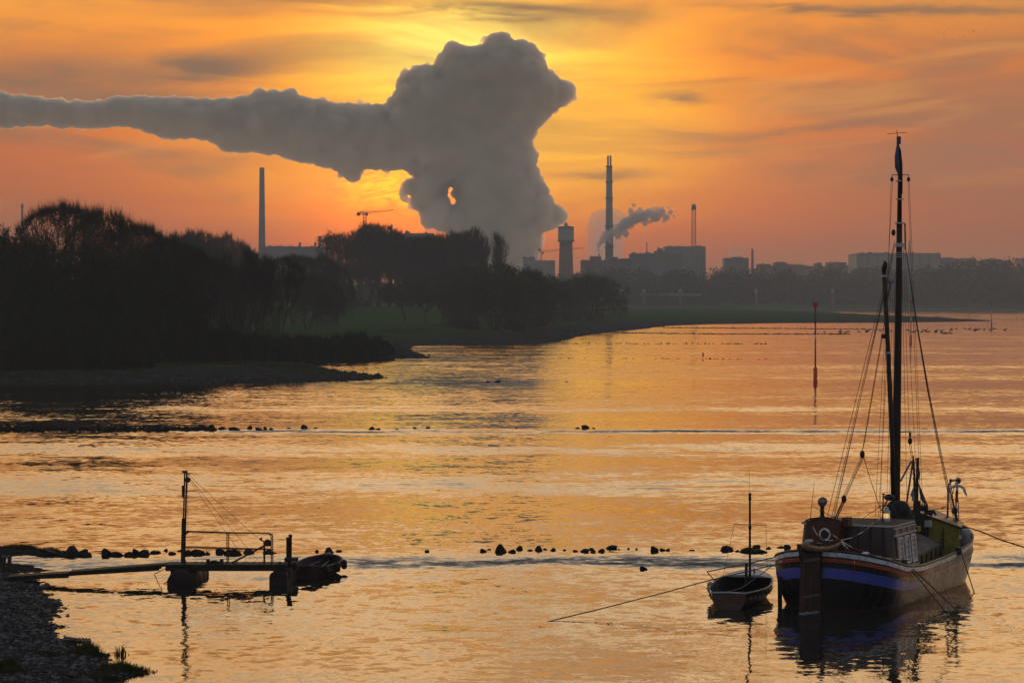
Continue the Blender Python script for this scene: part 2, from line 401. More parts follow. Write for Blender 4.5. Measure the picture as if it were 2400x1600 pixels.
def scatter_bank():
    rs_ = np.random.RandomState(14); X = rs_.uniform(-90, 40, 60000); Y = 385 + 560 * rs_.rand(60000) ** 1.6; s = poly_sd(X, Y, bank_poly)
    ok = (s > -1.0) & (s < 9) & (rs_.rand(60000) < np.exp(-np.abs(s) / 2.5)); X1, Y1, s1 = X[ok][:2600], Y[ok][:2600], s[ok][:2600]; Z1 = bank_h(s1, X1, Y1)
    r_ = np.clip(np.exp(rs_.normal(-1.75, .5, len(X1))), .06, .6)
    base = np.array([(1, 0, 0), (-1, 0, 0), (0, 1, 0), (0, -1, 0), (0, 0, 1), (0, 0, -1)], float); f = np.array([(0, 2, 4), (2, 1, 4), (1, 3, 4), (3, 0, 4), (2, 0, 5), (1, 2, 5), (3, 1, 5), (0, 3, 5)])
    v = base[None] * (r_[:, None, None] * (.5 + .8 * rs_.rand(len(X1), 6, 1))) * np.array([1.3, 1.2, .75]) + np.stack([X1, Y1, Z1], 1)[:, None]
    me = bpy.data.meshes.new('bank_stones'); me.from_pydata(v.reshape(-1, 3).tolist(), [], (f[None] + (np.arange(len(X1)) * 6)[:, None, None]).reshape(-1, 3).tolist()); me.materials.append(M['rock'])
    o = bpy.data.objects.new('bank_stones', me); link(o); tag(o, 'loose stones strewn along the water edge of the left bank', 'stones', kind='stuff')
    ok = (s > 5) & (s < 60) & (fbm(X * .07, Y * .04, 31) > .47); X2, Y2, s2 = X[ok][:14000], Y[ok][:14000], s[ok][:14000]; n = len(X2); Z2 = bank_h(s2, X2, Y2)
    h = .25 + .55 * rs_.rand(n, 1); p = np.stack([X2, Y2, Z2], 1); a_ = np.stack([np.full(n, .05), np.zeros(n), np.zeros(n)], 1)
    tip = p + np.concatenate([rs_.randn(n, 2) * .18, h], 1); v = np.stack([p - a_, p + a_, tip], 1).reshape(-1, 3)
    me = bpy.data.meshes.new('bank_grass'); me.from_pydata(v.tolist(), [], np.arange(len(v)).reshape(-1, 3).tolist()); me.materials.append(M['grass'])
    o = bpy.data.objects.new('bank_grass', me); link(o); tag(o, 'rough grass on the left bank above the beach', 'grass', kind='stuff')
scatter_bank()

# ------------------------------------------------------------------ air
def make_haze():
    m = bpy.data.materials.new('river_haze'); m.use_nodes = True; t = m.node_tree; t.nodes.remove(t.nodes['Principled BSDF'])
    v = t.nodes.new('ShaderNodeVolumePrincipled'); v.inputs['Color'].default_value = (.72, .78, .83, 1)
    v.inputs['Density'].default_value = .000175; v.inputs['Anisotropy'].default_value = 0.0
    t.links.new(v.outputs[0], t.nodes['Material Output'].inputs['Volume'])
    mb = MB(); mb.box((0, 1500, 88), (5600, 3700, 184)); return tag(mb.build('haze', m), kind='stuff')
make_haze()

# ------------------------------------------------------------------ smoke: outlines filled with billows, fused into one body
def circles_fill(poly, rmax, rmin, n, seed, lead=1.0, holes=(), p_lead=0.0):
    """circles packed against the inside of an outline (photo pixels): big ones within, small ones along the edge"""
    rs_ = np.random.RandomState(seed); P_ = np.array(poly, float)
    lo, hi = P_.min(0), P_.max(0); out = []
    pts = rs_.rand(n * 30, 2) * (hi - lo) + lo; sdv = poly_sd(pts[:, 0], pts[:, 1], poly)
    for hx, hy, hr in holes: sdv = np.minimum(sdv, np.hypot(pts[:, 0] - hx, pts[:, 1] - hy) - hr)
    ok = sdv > rmin; pts, sdv = pts[ok], sdv[ok]
    order = np.argsort(-sdv)
    big = [i for i in order if sdv[i] > rmax * .8][::7][:n // 3]
    for i in big: out.append((*pts[i], rmax))
    for gx in np.arange(lo[0], hi[0], rmax * .55):                      # a lattice so that the body has no holes
        for gy in np.arange(lo[1], hi[1], rmax * .55):
            q = poly_sd(np.array([gx]), np.array([gy]), poly)[0]
            for hx, hy, hr in holes: q = min(q, math.hypot(gx - hx, gy - hy) - hr)
            if q > rmax * .45: out.append((gx, gy, min(q, rmax * .8)))
    rest = [i for i in order if sdv[i] <= rmax * .8]
    rs_.shuffle(rest)
    L_ = len(P_)                                                          # small billows budding from the outline
    for i in range(L_):
        a_, b_ = P_[i], P_[(i + 1) % L_]; e_ = b_ - a_; le = math.hypot(*e_); m_ = max(1, int(le / (rmax * .17)))
        for q in range(m_):
            if math.hypot(*e_) > rmax * 3.2: continue
            if rs_.rand() < .22 and p_lead + a_[0] > 700:                                            # torn shreds just off the edge
                r2_ = rmax * (.03 + .07 * rs_.rand()); n0 = np.array([-e_[1], e_[0]]) / (le + 1e-6); p2 = a_ + e_ * rs_.rand(); o2 = r2_ * 1.0 + rmax * .22 * rs_.rand() ** 2
                if poly_sd(np.array([(p2 + n0 * 2)[0]]), np.array([(p2 + n0 * 2)[1]]), poly)[0] > 0: n0 = -n0
                out.append((*(p2 + n0 * o2), r2_))
            r_ = rmax * (.07 + .34 * rs_.rand() ** 2.2); p_ = a_ + e_ * (q + rs_.rand()) / m_ + rs_.randn(2) * rmax * .02
            nrm = np.array([-e_[1], e_[0]]) / (le + 1e-6); t_ = p_ + nrm * r_ * .55
            if poly_sd(np.array([t_[0]]), np.array([t_[1]]), poly)[0] < 0: t_ = p_ - nrm * r_ * .55
            out.append((t_[0], t_[1], r_))
    for i in rest[:n - len(big)]: out.append((*pts[i], sdv[i] * lead))
    return out
def smoke_body(name, circles, D, depth, voxel, material, rough, seed, even=0):
    mb = MB(); rnd = random.Random(seed)
    k = D / FPX
    tmp = bmesh.new(); bmesh.ops.create_icosphere(tmp, subdivisions=2, radius=1.0)
    sv = [v.co.copy() for v in tmp.verts]; sf = [tuple(v.index for v in f.verts) for f in tmp.faces]; tmp.free()
    for q_, (cx, cy_, r) in enumerate(circles):
        c = P(cx, cy_, D); rr = r * k; dy_ = rnd.uniform(-1, 1) * depth * .5
        mb.add([(c.x + v.x * rr, c.y + dy_ + v.y * rr * 1.9, c.z + v.z * rr) for v in sv], sf)
    o = mb.build(name, material, None, True)
    md = o.modifiers.new('fuse', 'REMESH'); md.mode = 'VOXEL'; md.voxel_size = voxel * k; md.use_smooth_shade = True
    for i, (sz, st_) in enumerate(rough):
        tx = bpy.data.textures.new(name + '_billow', 'CLOUDS'); tx.noise_scale = sz * k; tx.noise_depth = 3
        d = o.modifiers.new('billow', 'DISPLACE'); d.texture = tx; d.texture_coords = 'GLOBAL'; d.strength = st_ * k; d.mid_level = .40
    m2 = o.modifiers.new('fuse_again', 'REMESH'); m2.mode = 'VOXEL'; m2.voxel_size = voxel * k; m2.use_smooth_shade = True
    m3 = o.modifiers.new('even_face', 'SMOOTH'); m3.factor = 1.0; m3.iterations = even; m3.use_x = False; m3.use_z = False
    dg = bpy.context.evaluated_depsgraph_get(); ev = o.evaluated_get(dg)
    me = bpy.data.meshes.new_from_object(ev); me.name = name; o.modifiers.clear(); old = o.data; o.data = me; bpy.data.meshes.remove(old)
    me.shade_smooth(); return o
def smoke_mat(name, color, density, aniso=0.0):
    m = bpy.data.materials.new(name); m.use_nodes = True; t = m.node_tree; t.nodes.remove(t.nodes['Principled BSDF'])
    v = t.nodes.new('ShaderNodeVolumePrincipled'); v.inputs['Color'].default_value = (*color, 1)
    v.inputs['Density'].default_value = density; v.inputs['Anisotropy'].default_value = aniso
    t.links.new(v.outputs[0], t.nodes['Material Output'].inputs['Volume']); return m
plume_poly = [(1085, 860), (1050, 640), (1052, 540), (1000, 530), (985, 505), (972, 478), (940, 468), (938, 445), (972, 425), (980, 408), (950, 398), (900, 394), (852, 392), (832, 418), (815, 410), (790, 400), (760, 386),
    (700, 376), (640, 358), (570, 350), (520, 348), (480, 318), (440, 318), (400, 322), (340, 302), (280, 292), (210, 296), (120, 292), (0, 292), (-260, 300), (-260, 215), (-60, 215), (0, 222), (60, 230), (120, 238), (190, 244), (250, 238), (330, 230),
    (420, 236), (500, 238), (570, 234), (610, 217), (650, 222), (690, 214), (706, 236), (758, 236), (770, 248), (820, 250), (858, 248), (898, 256), (920, 228), (936, 200), (944, 174), (970, 158), (1016, 156), (1030, 134), (1050, 104),
    (1078, 103), (1092, 114), (1120, 108), (1135, 106), (1158, 88), (1186, 80), (1204, 98), (1228, 104), (1252, 108), (1272, 134), (1280, 160), (1302, 188), (1326, 196), (1347, 204), (1340, 232), (1322, 246), (1290, 262), (1276, 286), (1250, 306), (1244, 322), (1252, 334), (1244, 346), (1262, 364), (1254, 392),
    (1264, 424), (1280, 450), (1296, 478), (1322, 506), (1312, 520), (1280, 540), (1266, 545), (1262, 600), (1250, 860)]
M['plume'] = smoke_mat('steam_cloud', (.964, .930, .862), .18, .5)
pc = circles_fill(plume_poly, 46, 3, 1700, 7, 1.0, [(1057, 443, 7), (1062, 472, 9), (1052, 460, 6), (953, 184, 8), (985, 492, 7)])
plume = smoke_body('smoke_plume', pc, 6200, 16, 2.6, M['plume'], [(36, 8), (13, 12), (6, 7)], 3, 160)
tag(plume, 'huge grey steam cloud rising behind the works and trailing to the left', 'smoke plume')
# ================================================================== TREES
def gz(x, y): return float(bank_h(poly_sd(np.array([x]), np.array([y]), bank_poly), np.array([x]), np.array([y]))[0])
def make_tree(seed, H, spread=1.0, stems=1, twigs=9000, tl=1.1, tw=.05, up=.10, leaves=0, ls=.28, trunk_frac=.25, levels=3, upright=0.0, rise=.18, pw=.55, topq=93):
    """limbs grown by recursion, then fine twigs (and late leaves) strewn along the last limbs; returns (trunk mesh builder, twig mesh, leaf mesh)"""
    rnd = random.Random(seed); tb = MB(); ends = []
    def limb(p, d, L, r, lv):
        pts = [p.copy()]; d = d.copy(); n = 4
        for i in range(n):
            d = (d + Vector((rnd.gauss(0, .15), rnd.gauss(0, .15), rnd.gauss(0, .10) + up))).normalized(); p = p + d * (L / n); pts.append(p.copy())
        rr = [r * (1 - .62 * i / n) for i in range(n + 1)]
        if lv <= 3: tb.tube(pts, rr, 6 if lv == 0 else 4 if lv == 1 else 3, cap=False)
        if lv >= 1: ends.append((pts, lv))
        if lv < levels:
            nc = (6, 6, 5, 4)[lv]
            for k in range(nc):
                tt = rnd.uniform(.35, 1.0) if k else 1.0
                if lv == 0: tt = rnd.uniform(trunk_frac + .2, 1.0)
                i = min(int(tt * n), n - 1); q = pts[i].lerp(pts[i + 1], tt * n - i)
                a = d.orthogonal().normalized(); a.rotate(Matrix.Rotation(rnd.uniform(0, 6.283), 3, d))
                ang = rnd.uniform(.45, .95) * spread * (1 - upright * .6) if tt < 1 else rnd.uniform(.1, .4)
                cd_ = (d * math.cos(ang) + a * math.sin(ang)).normalized()
                limb(q, cd_, L * rnd.uniform(.55, .78) * (1.05 if lv else .95), r * (1 - .62 * tt) * rnd.uniform(.6, .8), lv + 1)
    for s_ in range(stems):
        a = 6.283 * s_ / stems + rnd.uniform(-.4, .4); k = 0 if stems == 1 else rnd.uniform(.25, .55) * spread
        limb(Vector((math.cos(a) * .25 * (stems > 1), math.sin(a) * .25 * (stems > 1), -.3)), Vector((math.cos(a) * k, math.sin(a) * k, 1)).normalized(),
             H * (.42 if stems == 1 else .40) * rnd.uniform(.9, 1.1), H * (.020 if stems == 1 else .012), 0)
    rs_ = np.random.RandomState(seed)
    segs = np.array([(*p[i], *p[i + 1], lv) for p, lv in ends for i in range(1, 4)]); wgt = np.where(segs[:, 6] >= 2, 1.0, .15) ; wgt /= wgt.sum()
    def strew(n, tl_, jitter):
        pick = rs_.choice(len(segs), n, p=wgt); f = rs_.rand(n, 1); a, b_ = segs[pick, :3], segs[pick, 3:6]
        d = b_ - a; d /= np.linalg.norm(d, axis=1, keepdims=True) + 1e-6
        base = a + (b_ - a) * f
        di = d * .7 + rs_.randn(n, 3) * jitter + np.array([0, 0, rise + upright]); di /= np.linalg.norm(di, axis=1, keepdims=True)
        return base, di, tl_ * (.45 + rs_.rand(n, 1) * .9)
    base, di, L = strew(twigs, tl, .55)
    side = np.cross(di, rs_.randn(twigs, 3)); side /= np.linalg.norm(side, axis=1, keepdims=True) + 1e-6
    tip = base + di * L; v = np.stack([base - side * tw / 2, base + side * tw / 2, tip], 1).reshape(-1, 3)
    # side shoots
    b2 = base + di * L * .5; d2 = di + rs_.randn(twigs, 3) * .6; d2 /= np.linalg.norm(d2, axis=1, keepdims=True)
    v2 = np.stack([b2 - side * tw * .35, b2 + side * tw * .35, b2 + d2 * L * .6], 1).reshape(-1, 3)
    def tame(pts, ref):
        q = ref / np.array([rx_, rx_, 1.0]); rn = np.sqrt(q[:, 0] ** 2 + q[:, 1] ** 2 + ((np.maximum(ref[:, 2], zc_) - zc_) / rz_) ** 2); lim = .9 + .22 * fbm(np.arctan2(ref[:, 1], ref[:, 0]) * 2.2 + 9, ref[:, 2] * .5, seed, 2)
        k_ = np.where(rn > lim, (lim / rn) ** pw, 1.0); o_ = pts.copy(); o_[:, :2] += ref[:, :2] * (k_ - 1)[:, None]; o_[:, 2] += np.where(ref[:, 2] > zc_, (ref[:, 2] - zc_) * (k_ - 1), 0); return o_
    z_ = base[:, 2]; zc_ = np.percentile(z_, 45); rz_ = np.percentile(z_, topq) - zc_; rx_ = np.percentile(np.hypot(base[:, 0], base[:, 1]), 84)
    v = tame(v, np.repeat(base, 3, 0)); v2 = tame(v2, np.repeat(b2, 3, 0)); tv = np.array(tb.v); tb.v = [tuple(p) for p in tame(tv, tv)]
    v = np.concatenate([v, v2]); hmax = v[:, 2].max(); kz = H / hmax
    tb.v = [(x * kz, y * kz, z * kz) for x, y, z in tb.v]; v *= kz
    me = bpy.data.meshes.new('crown'); me.from_pydata(v.tolist(), [], np.arange(len(v)).reshape(-1, 3).tolist())
    lm = None
    if leaves:
        lb, ld, LL = strew(leaves, tl, .8); lb = tame(lb, lb); c = (lb + ld * LL * rs_.rand(leaves, 1)) * kz
        u = rs_.randn(leaves, 3); u /= np.linalg.norm(u, axis=1, keepdims=True); w_ = np.cross(u, rs_.randn(leaves, 3)); w_ /= np.linalg.norm(w_, axis=1, keepdims=True)
        s2 = ls * (.5 + rs_.rand(leaves, 1)); q = np.stack([c - u * s2, c + w_ * s2 * .5, c + u * s2, c - w_ * s2 * .5], 1).reshape(-1, 3)
        lm = bpy.data.meshes.new('leaves'); lm.from_pydata(q.tolist(), [], np.arange(len(q)).reshape(-1, 4).tolist())
    return tb, me, lm
KIND = {}
def tree_kind(key, leafm='leaf', twigm='twig', **k):
    tb, me, lm = make_tree(**k); tm = bpy.data.meshes.new('trunk'); tm.from_pydata(tb.v, [], tb.f); tm.materials.append(M['bark']); me.materials.append(M[twigm])
    if lm: lm.materials.append(M[leafm])
    KIND[key] = (tm, me, lm, k['H'])
tree_kind('open_a', seed=3, H=22, spread=1.35, stems=3, twigs=12000, tl=1.1, tw=.05, up=.02, trunk_frac=.1, pw=.95, topq=82, rise=.1)
tree_kind('open_b', seed=8, H=22, spread=1.4, stems=4, twigs=13000, tl=1.1, tw=.05, up=.02, trunk_frac=.1, pw=.95, topq=82, rise=.1)
tree_kind('mass_a', leafm='leaf_dark', seed=12, H=20, spread=1.5, up=.0, stems=4, twigs=11000, tl=1.2, tw=.07, leaves=9000, ls=.30)
tree_kind('mass_b', leafm='leaf_dark', seed=17, H=20, spread=1.6, up=.0, stems=5, twigs=11000, tl=1.1, tw=.07, leaves=9000, ls=.30)
tree_kind('fine_a', seed=21, H=30, spread=.8, stems=4, twigs=9500, tl=2.0, tw=.085, upright=.45, up=.12)
tree_kind('fine_b', seed=26, H=30, spread=.75, stems=3, twigs=8500, tl=2.0, tw=.085, upright=.7, up=.16)
tree_kind('thin', seed=31, H=26, spread=.8, stems=2, twigs=4200, tl=1.9, tw=.09, upright=.5, up=.14)
tree_kind('leafy_a', seed=41, H=20, spread=1.5, up=.02, stems=5, twigs=6000, tl=1.3, tw=.07, leaves=16000, ls=.30)
tree_kind('leafy_b', seed=45, H=20, spread=1.5, up=.02, stems=4, twigs=6000, tl=1.3, tw=.07, leaves=13000, ls=.30)
tree_kind('small', seed=51, H=15, spread=1.1, stems=1, twigs=6500, tl=1.1, tw=.07, leaves=2500, ls=.25, trunk_frac=.35)
tree_kind('shrub_a', leafm='leaf_dark', seed=61, H=6, spread=1.9, up=-.02, stems=8, twigs=7000, tl=.8, tw=.05, leaves=6000, ls=.2, levels=2)
tree_kind('shrub_b', leafm='leaf_dark', seed=66, H=6, spread=2.0, up=-.02, stems=9, twigs=7000, tl=.7, tw=.05, leaves=6000, ls=.2, levels=2)
TW = {k: float(np.percentile([abs(v.co.x) for v in m[1].vertices], 90)) * 2 for k, m in KIND.items()}
_rt = random.Random(77)
def put_tree(kind, name, px, D, ytop, wpx=None, label=None, cat='tree', group=None, H=None):
    tm, me, lm, H0 = KIND[kind]; x = (px - 1200) / FPX * D; z = gz(x, D)
    h = H if H is not None else CAM_H + (HORIZ - ytop) / FPX * D - z
    e = empty(name, (x, D, z - .05), label, cat, group)
    k = h / H0; kw = k if wpx is None else (wpx / FPX * D) / TW[kind]
    rz = _rt.uniform(0, 6.283)
    for nm, m_ in (('trunk', tm), ('crown', me), ('leaves', lm)):
        if m_ is None: continue
        c = bpy.data.objects.new(nm, m_); link(c, e); c.scale = (kw, kw, k); c.rotation_euler = (0, 0, rz)
    return e
G1 = 'trees massed on the left bank'
for row in [
    ('mass_a', -45, 470, 515, 190, 'dark tree cut by the left picture edge'),
    ('mass_b', 22, 500, 508, 170, 'dark tree below the thin stack at the left edge'),
    ('mass_a', 95, 450, 530, 170, 'dark tree in front of the tall bare crown, left side'),
    ('open_a', 150, 462, 448, 170, 'tallest bare tree of the left bank, its branches open against the sky'),
    ('open_b', 248, 466, 458, 170, 'second tallest bare tree, round crown just right of the tallest one'),
    ('mass_b', 205, 440, 560, 190, 'dark tree standing below the two tall bare crowns'),
    ('open_a', 325, 480, 500, 150, 'bare tree stepping down right of the two tall bare crowns'),
    ('mass_a', 310, 445, 565, 180, 'dark leafy tree low in front of the stepping bare tree'),
    ('open_b', 392, 480, 528, 140, 'bare topped tree where the left mass meets the hazy grove'),
    ('mass_b', 405, 450, 590, 170, 'dark leafy tree at the right shoulder of the left mass'),
    ('open_a', 448, 470, 560, 110, 'twiggy tree at the right edge of the dark left mass'),
    ('open_b', 500, 540, 585, 100, 'bare tree with slim stems standing left below the tall concrete stack'),
    ('thin', 560, 540, 568, 100, 'sparse bare tree with visible stems left of the tall stack foot'),
    ('thin', 612, 560, 585, 100, 'bare tree right in front of the tall stack foot'),
    ('thin', 655, 560, 590, 90, 'sparse bare tree right of the tall stack foot'),
    ('open_b', 585, 560, 640, 120, 'low bare tree over the beach below the sparse bare trees'),
    ('thin', 530, 560, 600, 80, 'slim bare tree between the left mass and the tall stack'),
]: put_tree(row[0], 'bank_tree', row[1], row[2], row[3], row[4], row[5], 'tree', G1)
G2 = 'hazy trees behind the left bank'
for row in [
    ('fine_a', 420, 900, 528, 90, 'hazy grey tree furthest left of the round hazy grove'),
    ('fine_b', 470, 880, 522, 100, 'hazy grey tree in the middle of the round hazy grove'),
    ('fine_a', 520, 900, 528, 90, 'hazy grey tree at the right end of the round hazy grove'),
    ('thin', 560, 880, 565, 80, 'thin hazy tree stepping down right of the round grove'),
    ('open_a', 690, 860, 585, 110, 'hazy bare tree below the long flat roof'),
    ('open_b', 745, 880, 585, 90, 'hazy bare tree under the short capped stack'),
    ('open_a', 720, 760, 640, 120, 'lower hazy tree at the left end of the green meadow'),
    ('open_b', 785, 900, 610, 80, 'lone hazy tree left of the big domed grove'),
]: put_tree(row[0], 'hazy_tree', row[1], row[2], row[3], row[4], row[5], 'tree', G2)
G3 = 'domed grove behind the meadow'
for row in [
    ('fine_a', 838, 1174, 520, 120, 'leftmost tree of the big domed grove'),
    ('fine_b', 888, 1174, 508, 120, 'highest dome of the grove, left of the steaming stack'),
    ('fine_a', 935, 1150, 530, 110, 'grove tree just right of the highest dome'),
    ('fine_b', 985, 1150, 546, 110, 'grove tree in front of the glowing gap in the steam'),
    ('fine_a', 1035, 1150, 538, 110, 'grove tree right of the glowing gap in the steam'),
    ('fine_b', 1080, 1150, 528, 110, 'grove tree before the thin bare pair'),
    ('thin', 1115, 1150, 520, 80, 'left one of the thin bare pair ending the grove'),
    ('thin', 1152, 1166, 534, 70, 'right one of the thin bare pair ending the grove'),
    ('fine_b', 912, 1165, 527, 90, 'slender grove tree filling the right flank of the highest dome'),
    ('fine_a', 960, 1170, 540, 90, 'slender grove tree left of the glowing gap in the steam'),
    ('fine_b', 1010, 1168, 542, 90, 'slender grove tree under the glowing gap in the steam'),
    ('fine_a', 860, 1150, 600, 150, 'low tree at the left foot of the domed grove'),
    ('fine_b', 960, 1150, 615, 150, 'low tree at the foot of the grove behind the small meadow trees'),
    ('fine_a', 1045, 1150, 610, 150, 'low tree at the right foot of the domed grove'),
]: put_tree(row[0], 'grove_tree', row[1], row[2], row[3], row[4], row[5], 'tree', G3)
G4 = 'willows on the meadow shore'
for row in [
    ('leafy_b', 1092, 880, 612, 110, 'brownish willow at the left of the big shore willow'),
    ('leafy_a', 1160, 835, 602, 165, 'biggest leafy willow standing at the shore bend'),
    ('leafy_b', 1222, 880, 618, 120, 'leafy willow right behind the biggest shore willow'),
    ('leafy_a', 1278, 980, 638, 90, 'smaller willow between the biggest one and the round one'),
    ('leafy_b', 1385, 1130, 635, 128, 'round willow standing alone, last to the right'),
]: put_tree(row[0], 'shore_willow', row[1], row[2], row[3], row[4], row[5], 'tree', G4)
G5 = 'small trees on the green meadow'
for row in [
    ('small', 950, 1000, 645, 95, 'small meadow tree with a single bent trunk, leftmost of its row'),
    ('small', 997, 960, 650, 85, 'small meadow tree with two close stems in the middle of its row'),
    ('small', 1045, 1040, 660, 80, 'small meadow tree nearest to the big willow'),
]: put_tree(row[0], 'meadow_tree', row[1], row[2], row[3], row[4], row[5], 'tree', G5)
# shrubs along the wooded bank
sh = [(-30, 425, 9), (8, 420, 7), (45, 425, 8), (85, 420, 7), (120, 424, 8), (160, 420, 7.5), (200, 425, 8), (240, 420, 7), (280, 428, 7.5), (318, 424, 7), (352, 432, 7), (388, 440, 7.5), (425, 445, 7),
      (460, 452, 7), (495, 456, 7), (530, 462, 7), (566, 470, 5.5), (600, 480, 5.5), (636, 490, 5.5), (670, 500, 5.5), (705, 510, 6), (742, 520, 6.2), (780, 526, 6.4), (818, 532, 6.4), (852, 536, 6), (885, 540, 4.8), (908, 546, 3.2),
      (-20, 402, 6), (20, 400, 5), (62, 402, 5.5), (104, 400, 5), (146, 402, 5.5), (190, 402, 5), (232, 404, 5), (275, 406, 4.6), (312, 408, 4), (345, 412, 3.5), (60, 440, 11), (140, 442, 11), (250, 442, 11), (340, 448, 10), (440, 462, 9)]
for i, (px, D, H_) in enumerate(sh):
    if px < 300: lb = 'low dark shrub at the waterline under the left tree mass'
    elif px < 560: lb = 'low dark shrub above the small beach of the left bank'
    elif px < 770: lb = 'dark shrub in the thicket between the beach and the meadow'
    else: lb = 'dark shrub tapering off at the right end of the bank thicket'
    put_tree('shrub_a' if i % 2 else 'shrub_b', 'bank_shrub', px, D, 0, H_ * 7.5, lb, 'shrub', lb.replace('low dark shrub', 'shrubs').replace('dark shrub', 'shrubs'), H=H_)
for px, D, H_ in ((1072, 900, 4), (1105, 850, 3.5), (1205, 860, 4), (1245, 930, 4), (1340, 1140, 4)):
    put_tree('shrub_b', 'meadow_shrub', px, D, 0, H_ * 9, 'low shrub at the foot of the meadow willows', 'shrub', 'shrubs at the foot of the willows', H=H_)

# ------------------------------------------------------------------ far-off wood on the other bank: one hazy mass
def far_wood():
    rs_ = np.random.RandomState(5); V_, n = [], 0
    for i in range(640):
        px = rs_.uniform(1180, 2520); D = rs_.uniform(2380, 2560) if i % 3 else rs_.uniform(2330, 2400)
        if i >= 420: px = rs_.uniform(-80, 1260); D = rs_.uniform(1500, 2300)
        top = (606 if i >= 420 else 628) + 6 * math.sin(px * .021) + 5 * math.sin(px * .057 + 1) + rs_.uniform(-5, 12)
        if px > 2080: top -= 6 + 16 * math.exp(-((px - 2290) / 110) ** 2)
        if px < 1420: top += 10
        if D < 2400: top = max(top, 668 + rs_.uniform(-12, 8))
        x = (px - 1200) / FPX * D; zt = CAM_H + (HORIZ - top) / FPX * D; z0 = 3.0; hh = zt - z0; rw = rs_.uniform(7, 12)
        m_ = 260; a = rs_.randn(m_, 3); a /= np.linalg.norm(a, axis=1, keepdims=True); a *= rs_.rand(m_, 1) ** .33
        c = np.array([x, D, z0 + hh * .52]) + a * np.array([rw, rw, hh * .48]); s_ = rs_.uniform(.6, 1.7, (m_, 1))
        V_.append(np.stack([c + rs_.randn(m_, 3) * s_ * .7, c + rs_.randn(m_, 3) * s_ * .7, c + rs_.randn(m_, 3) * s_], 1).reshape(-1, 3))
    v = np.concatenate(V_); me = bpy.data.meshes.new('distant_woods'); me.from_pydata(v.tolist(), [], np.arange(len(v)).reshape(-1, 3).tolist()); me.materials.append(M['twig'])
    o = bpy.data.objects.new('distant_woods', me); link(o); tag(o, 'far-off bare wood along the opposite bank', 'woods', kind='stuff')
far_wood()

# ================================================================== WORKS ON THE SKYLINE
def lattice(mb, a, b, w0, w1, n, r=.22, faces=4):
    a, b = Vector(a), Vector(b); ax = (b - a).normalized(); u = ax.orthogonal().normalized(); v = ax.cross(u)
    if abs(ax.z) > .9: u, v = Vector((1, 0, 0)), Vector((0, 1, 0))
    rows = []
    for i in range(n + 1):
        f = i / n; w_ = (w0 + (w1 - w0) * f) / 2; c = a.lerp(b, f); rows.append([c + u * w_ * s1 + v * w_ * s2 for s1, s2 in ((-1, -1), (1, -1), (1, 1), (-1, 1))])
    for j in range(4): mb.tube([q[j] for q in rows], r * .7, 4)
    for i in range(n):
        for j in range(4):
            mb.tube([rows[i][j], rows[i + 1][(j + 1) % 4]], r * .7, 3); mb.tube([rows[i][(j + 1) % 4], rows[i + 1][j]], r * .7, 3)
    return mb
def bx(mb, x0, x1, y0, y1, D, depth, z0=None):
    """a block whose front face covers photo columns x0..x1 and rows y0..y1 at distance D"""
    a, b = P(x0, y0, D), P(x1, y1, D); zb = z0 if z0 is not None else b.z
    mb.box(((a.x + b.x) / 2, D + depth / 2, (a.z + zb) / 2), (b.x - a.x, depth, a.z - zb)); return mb
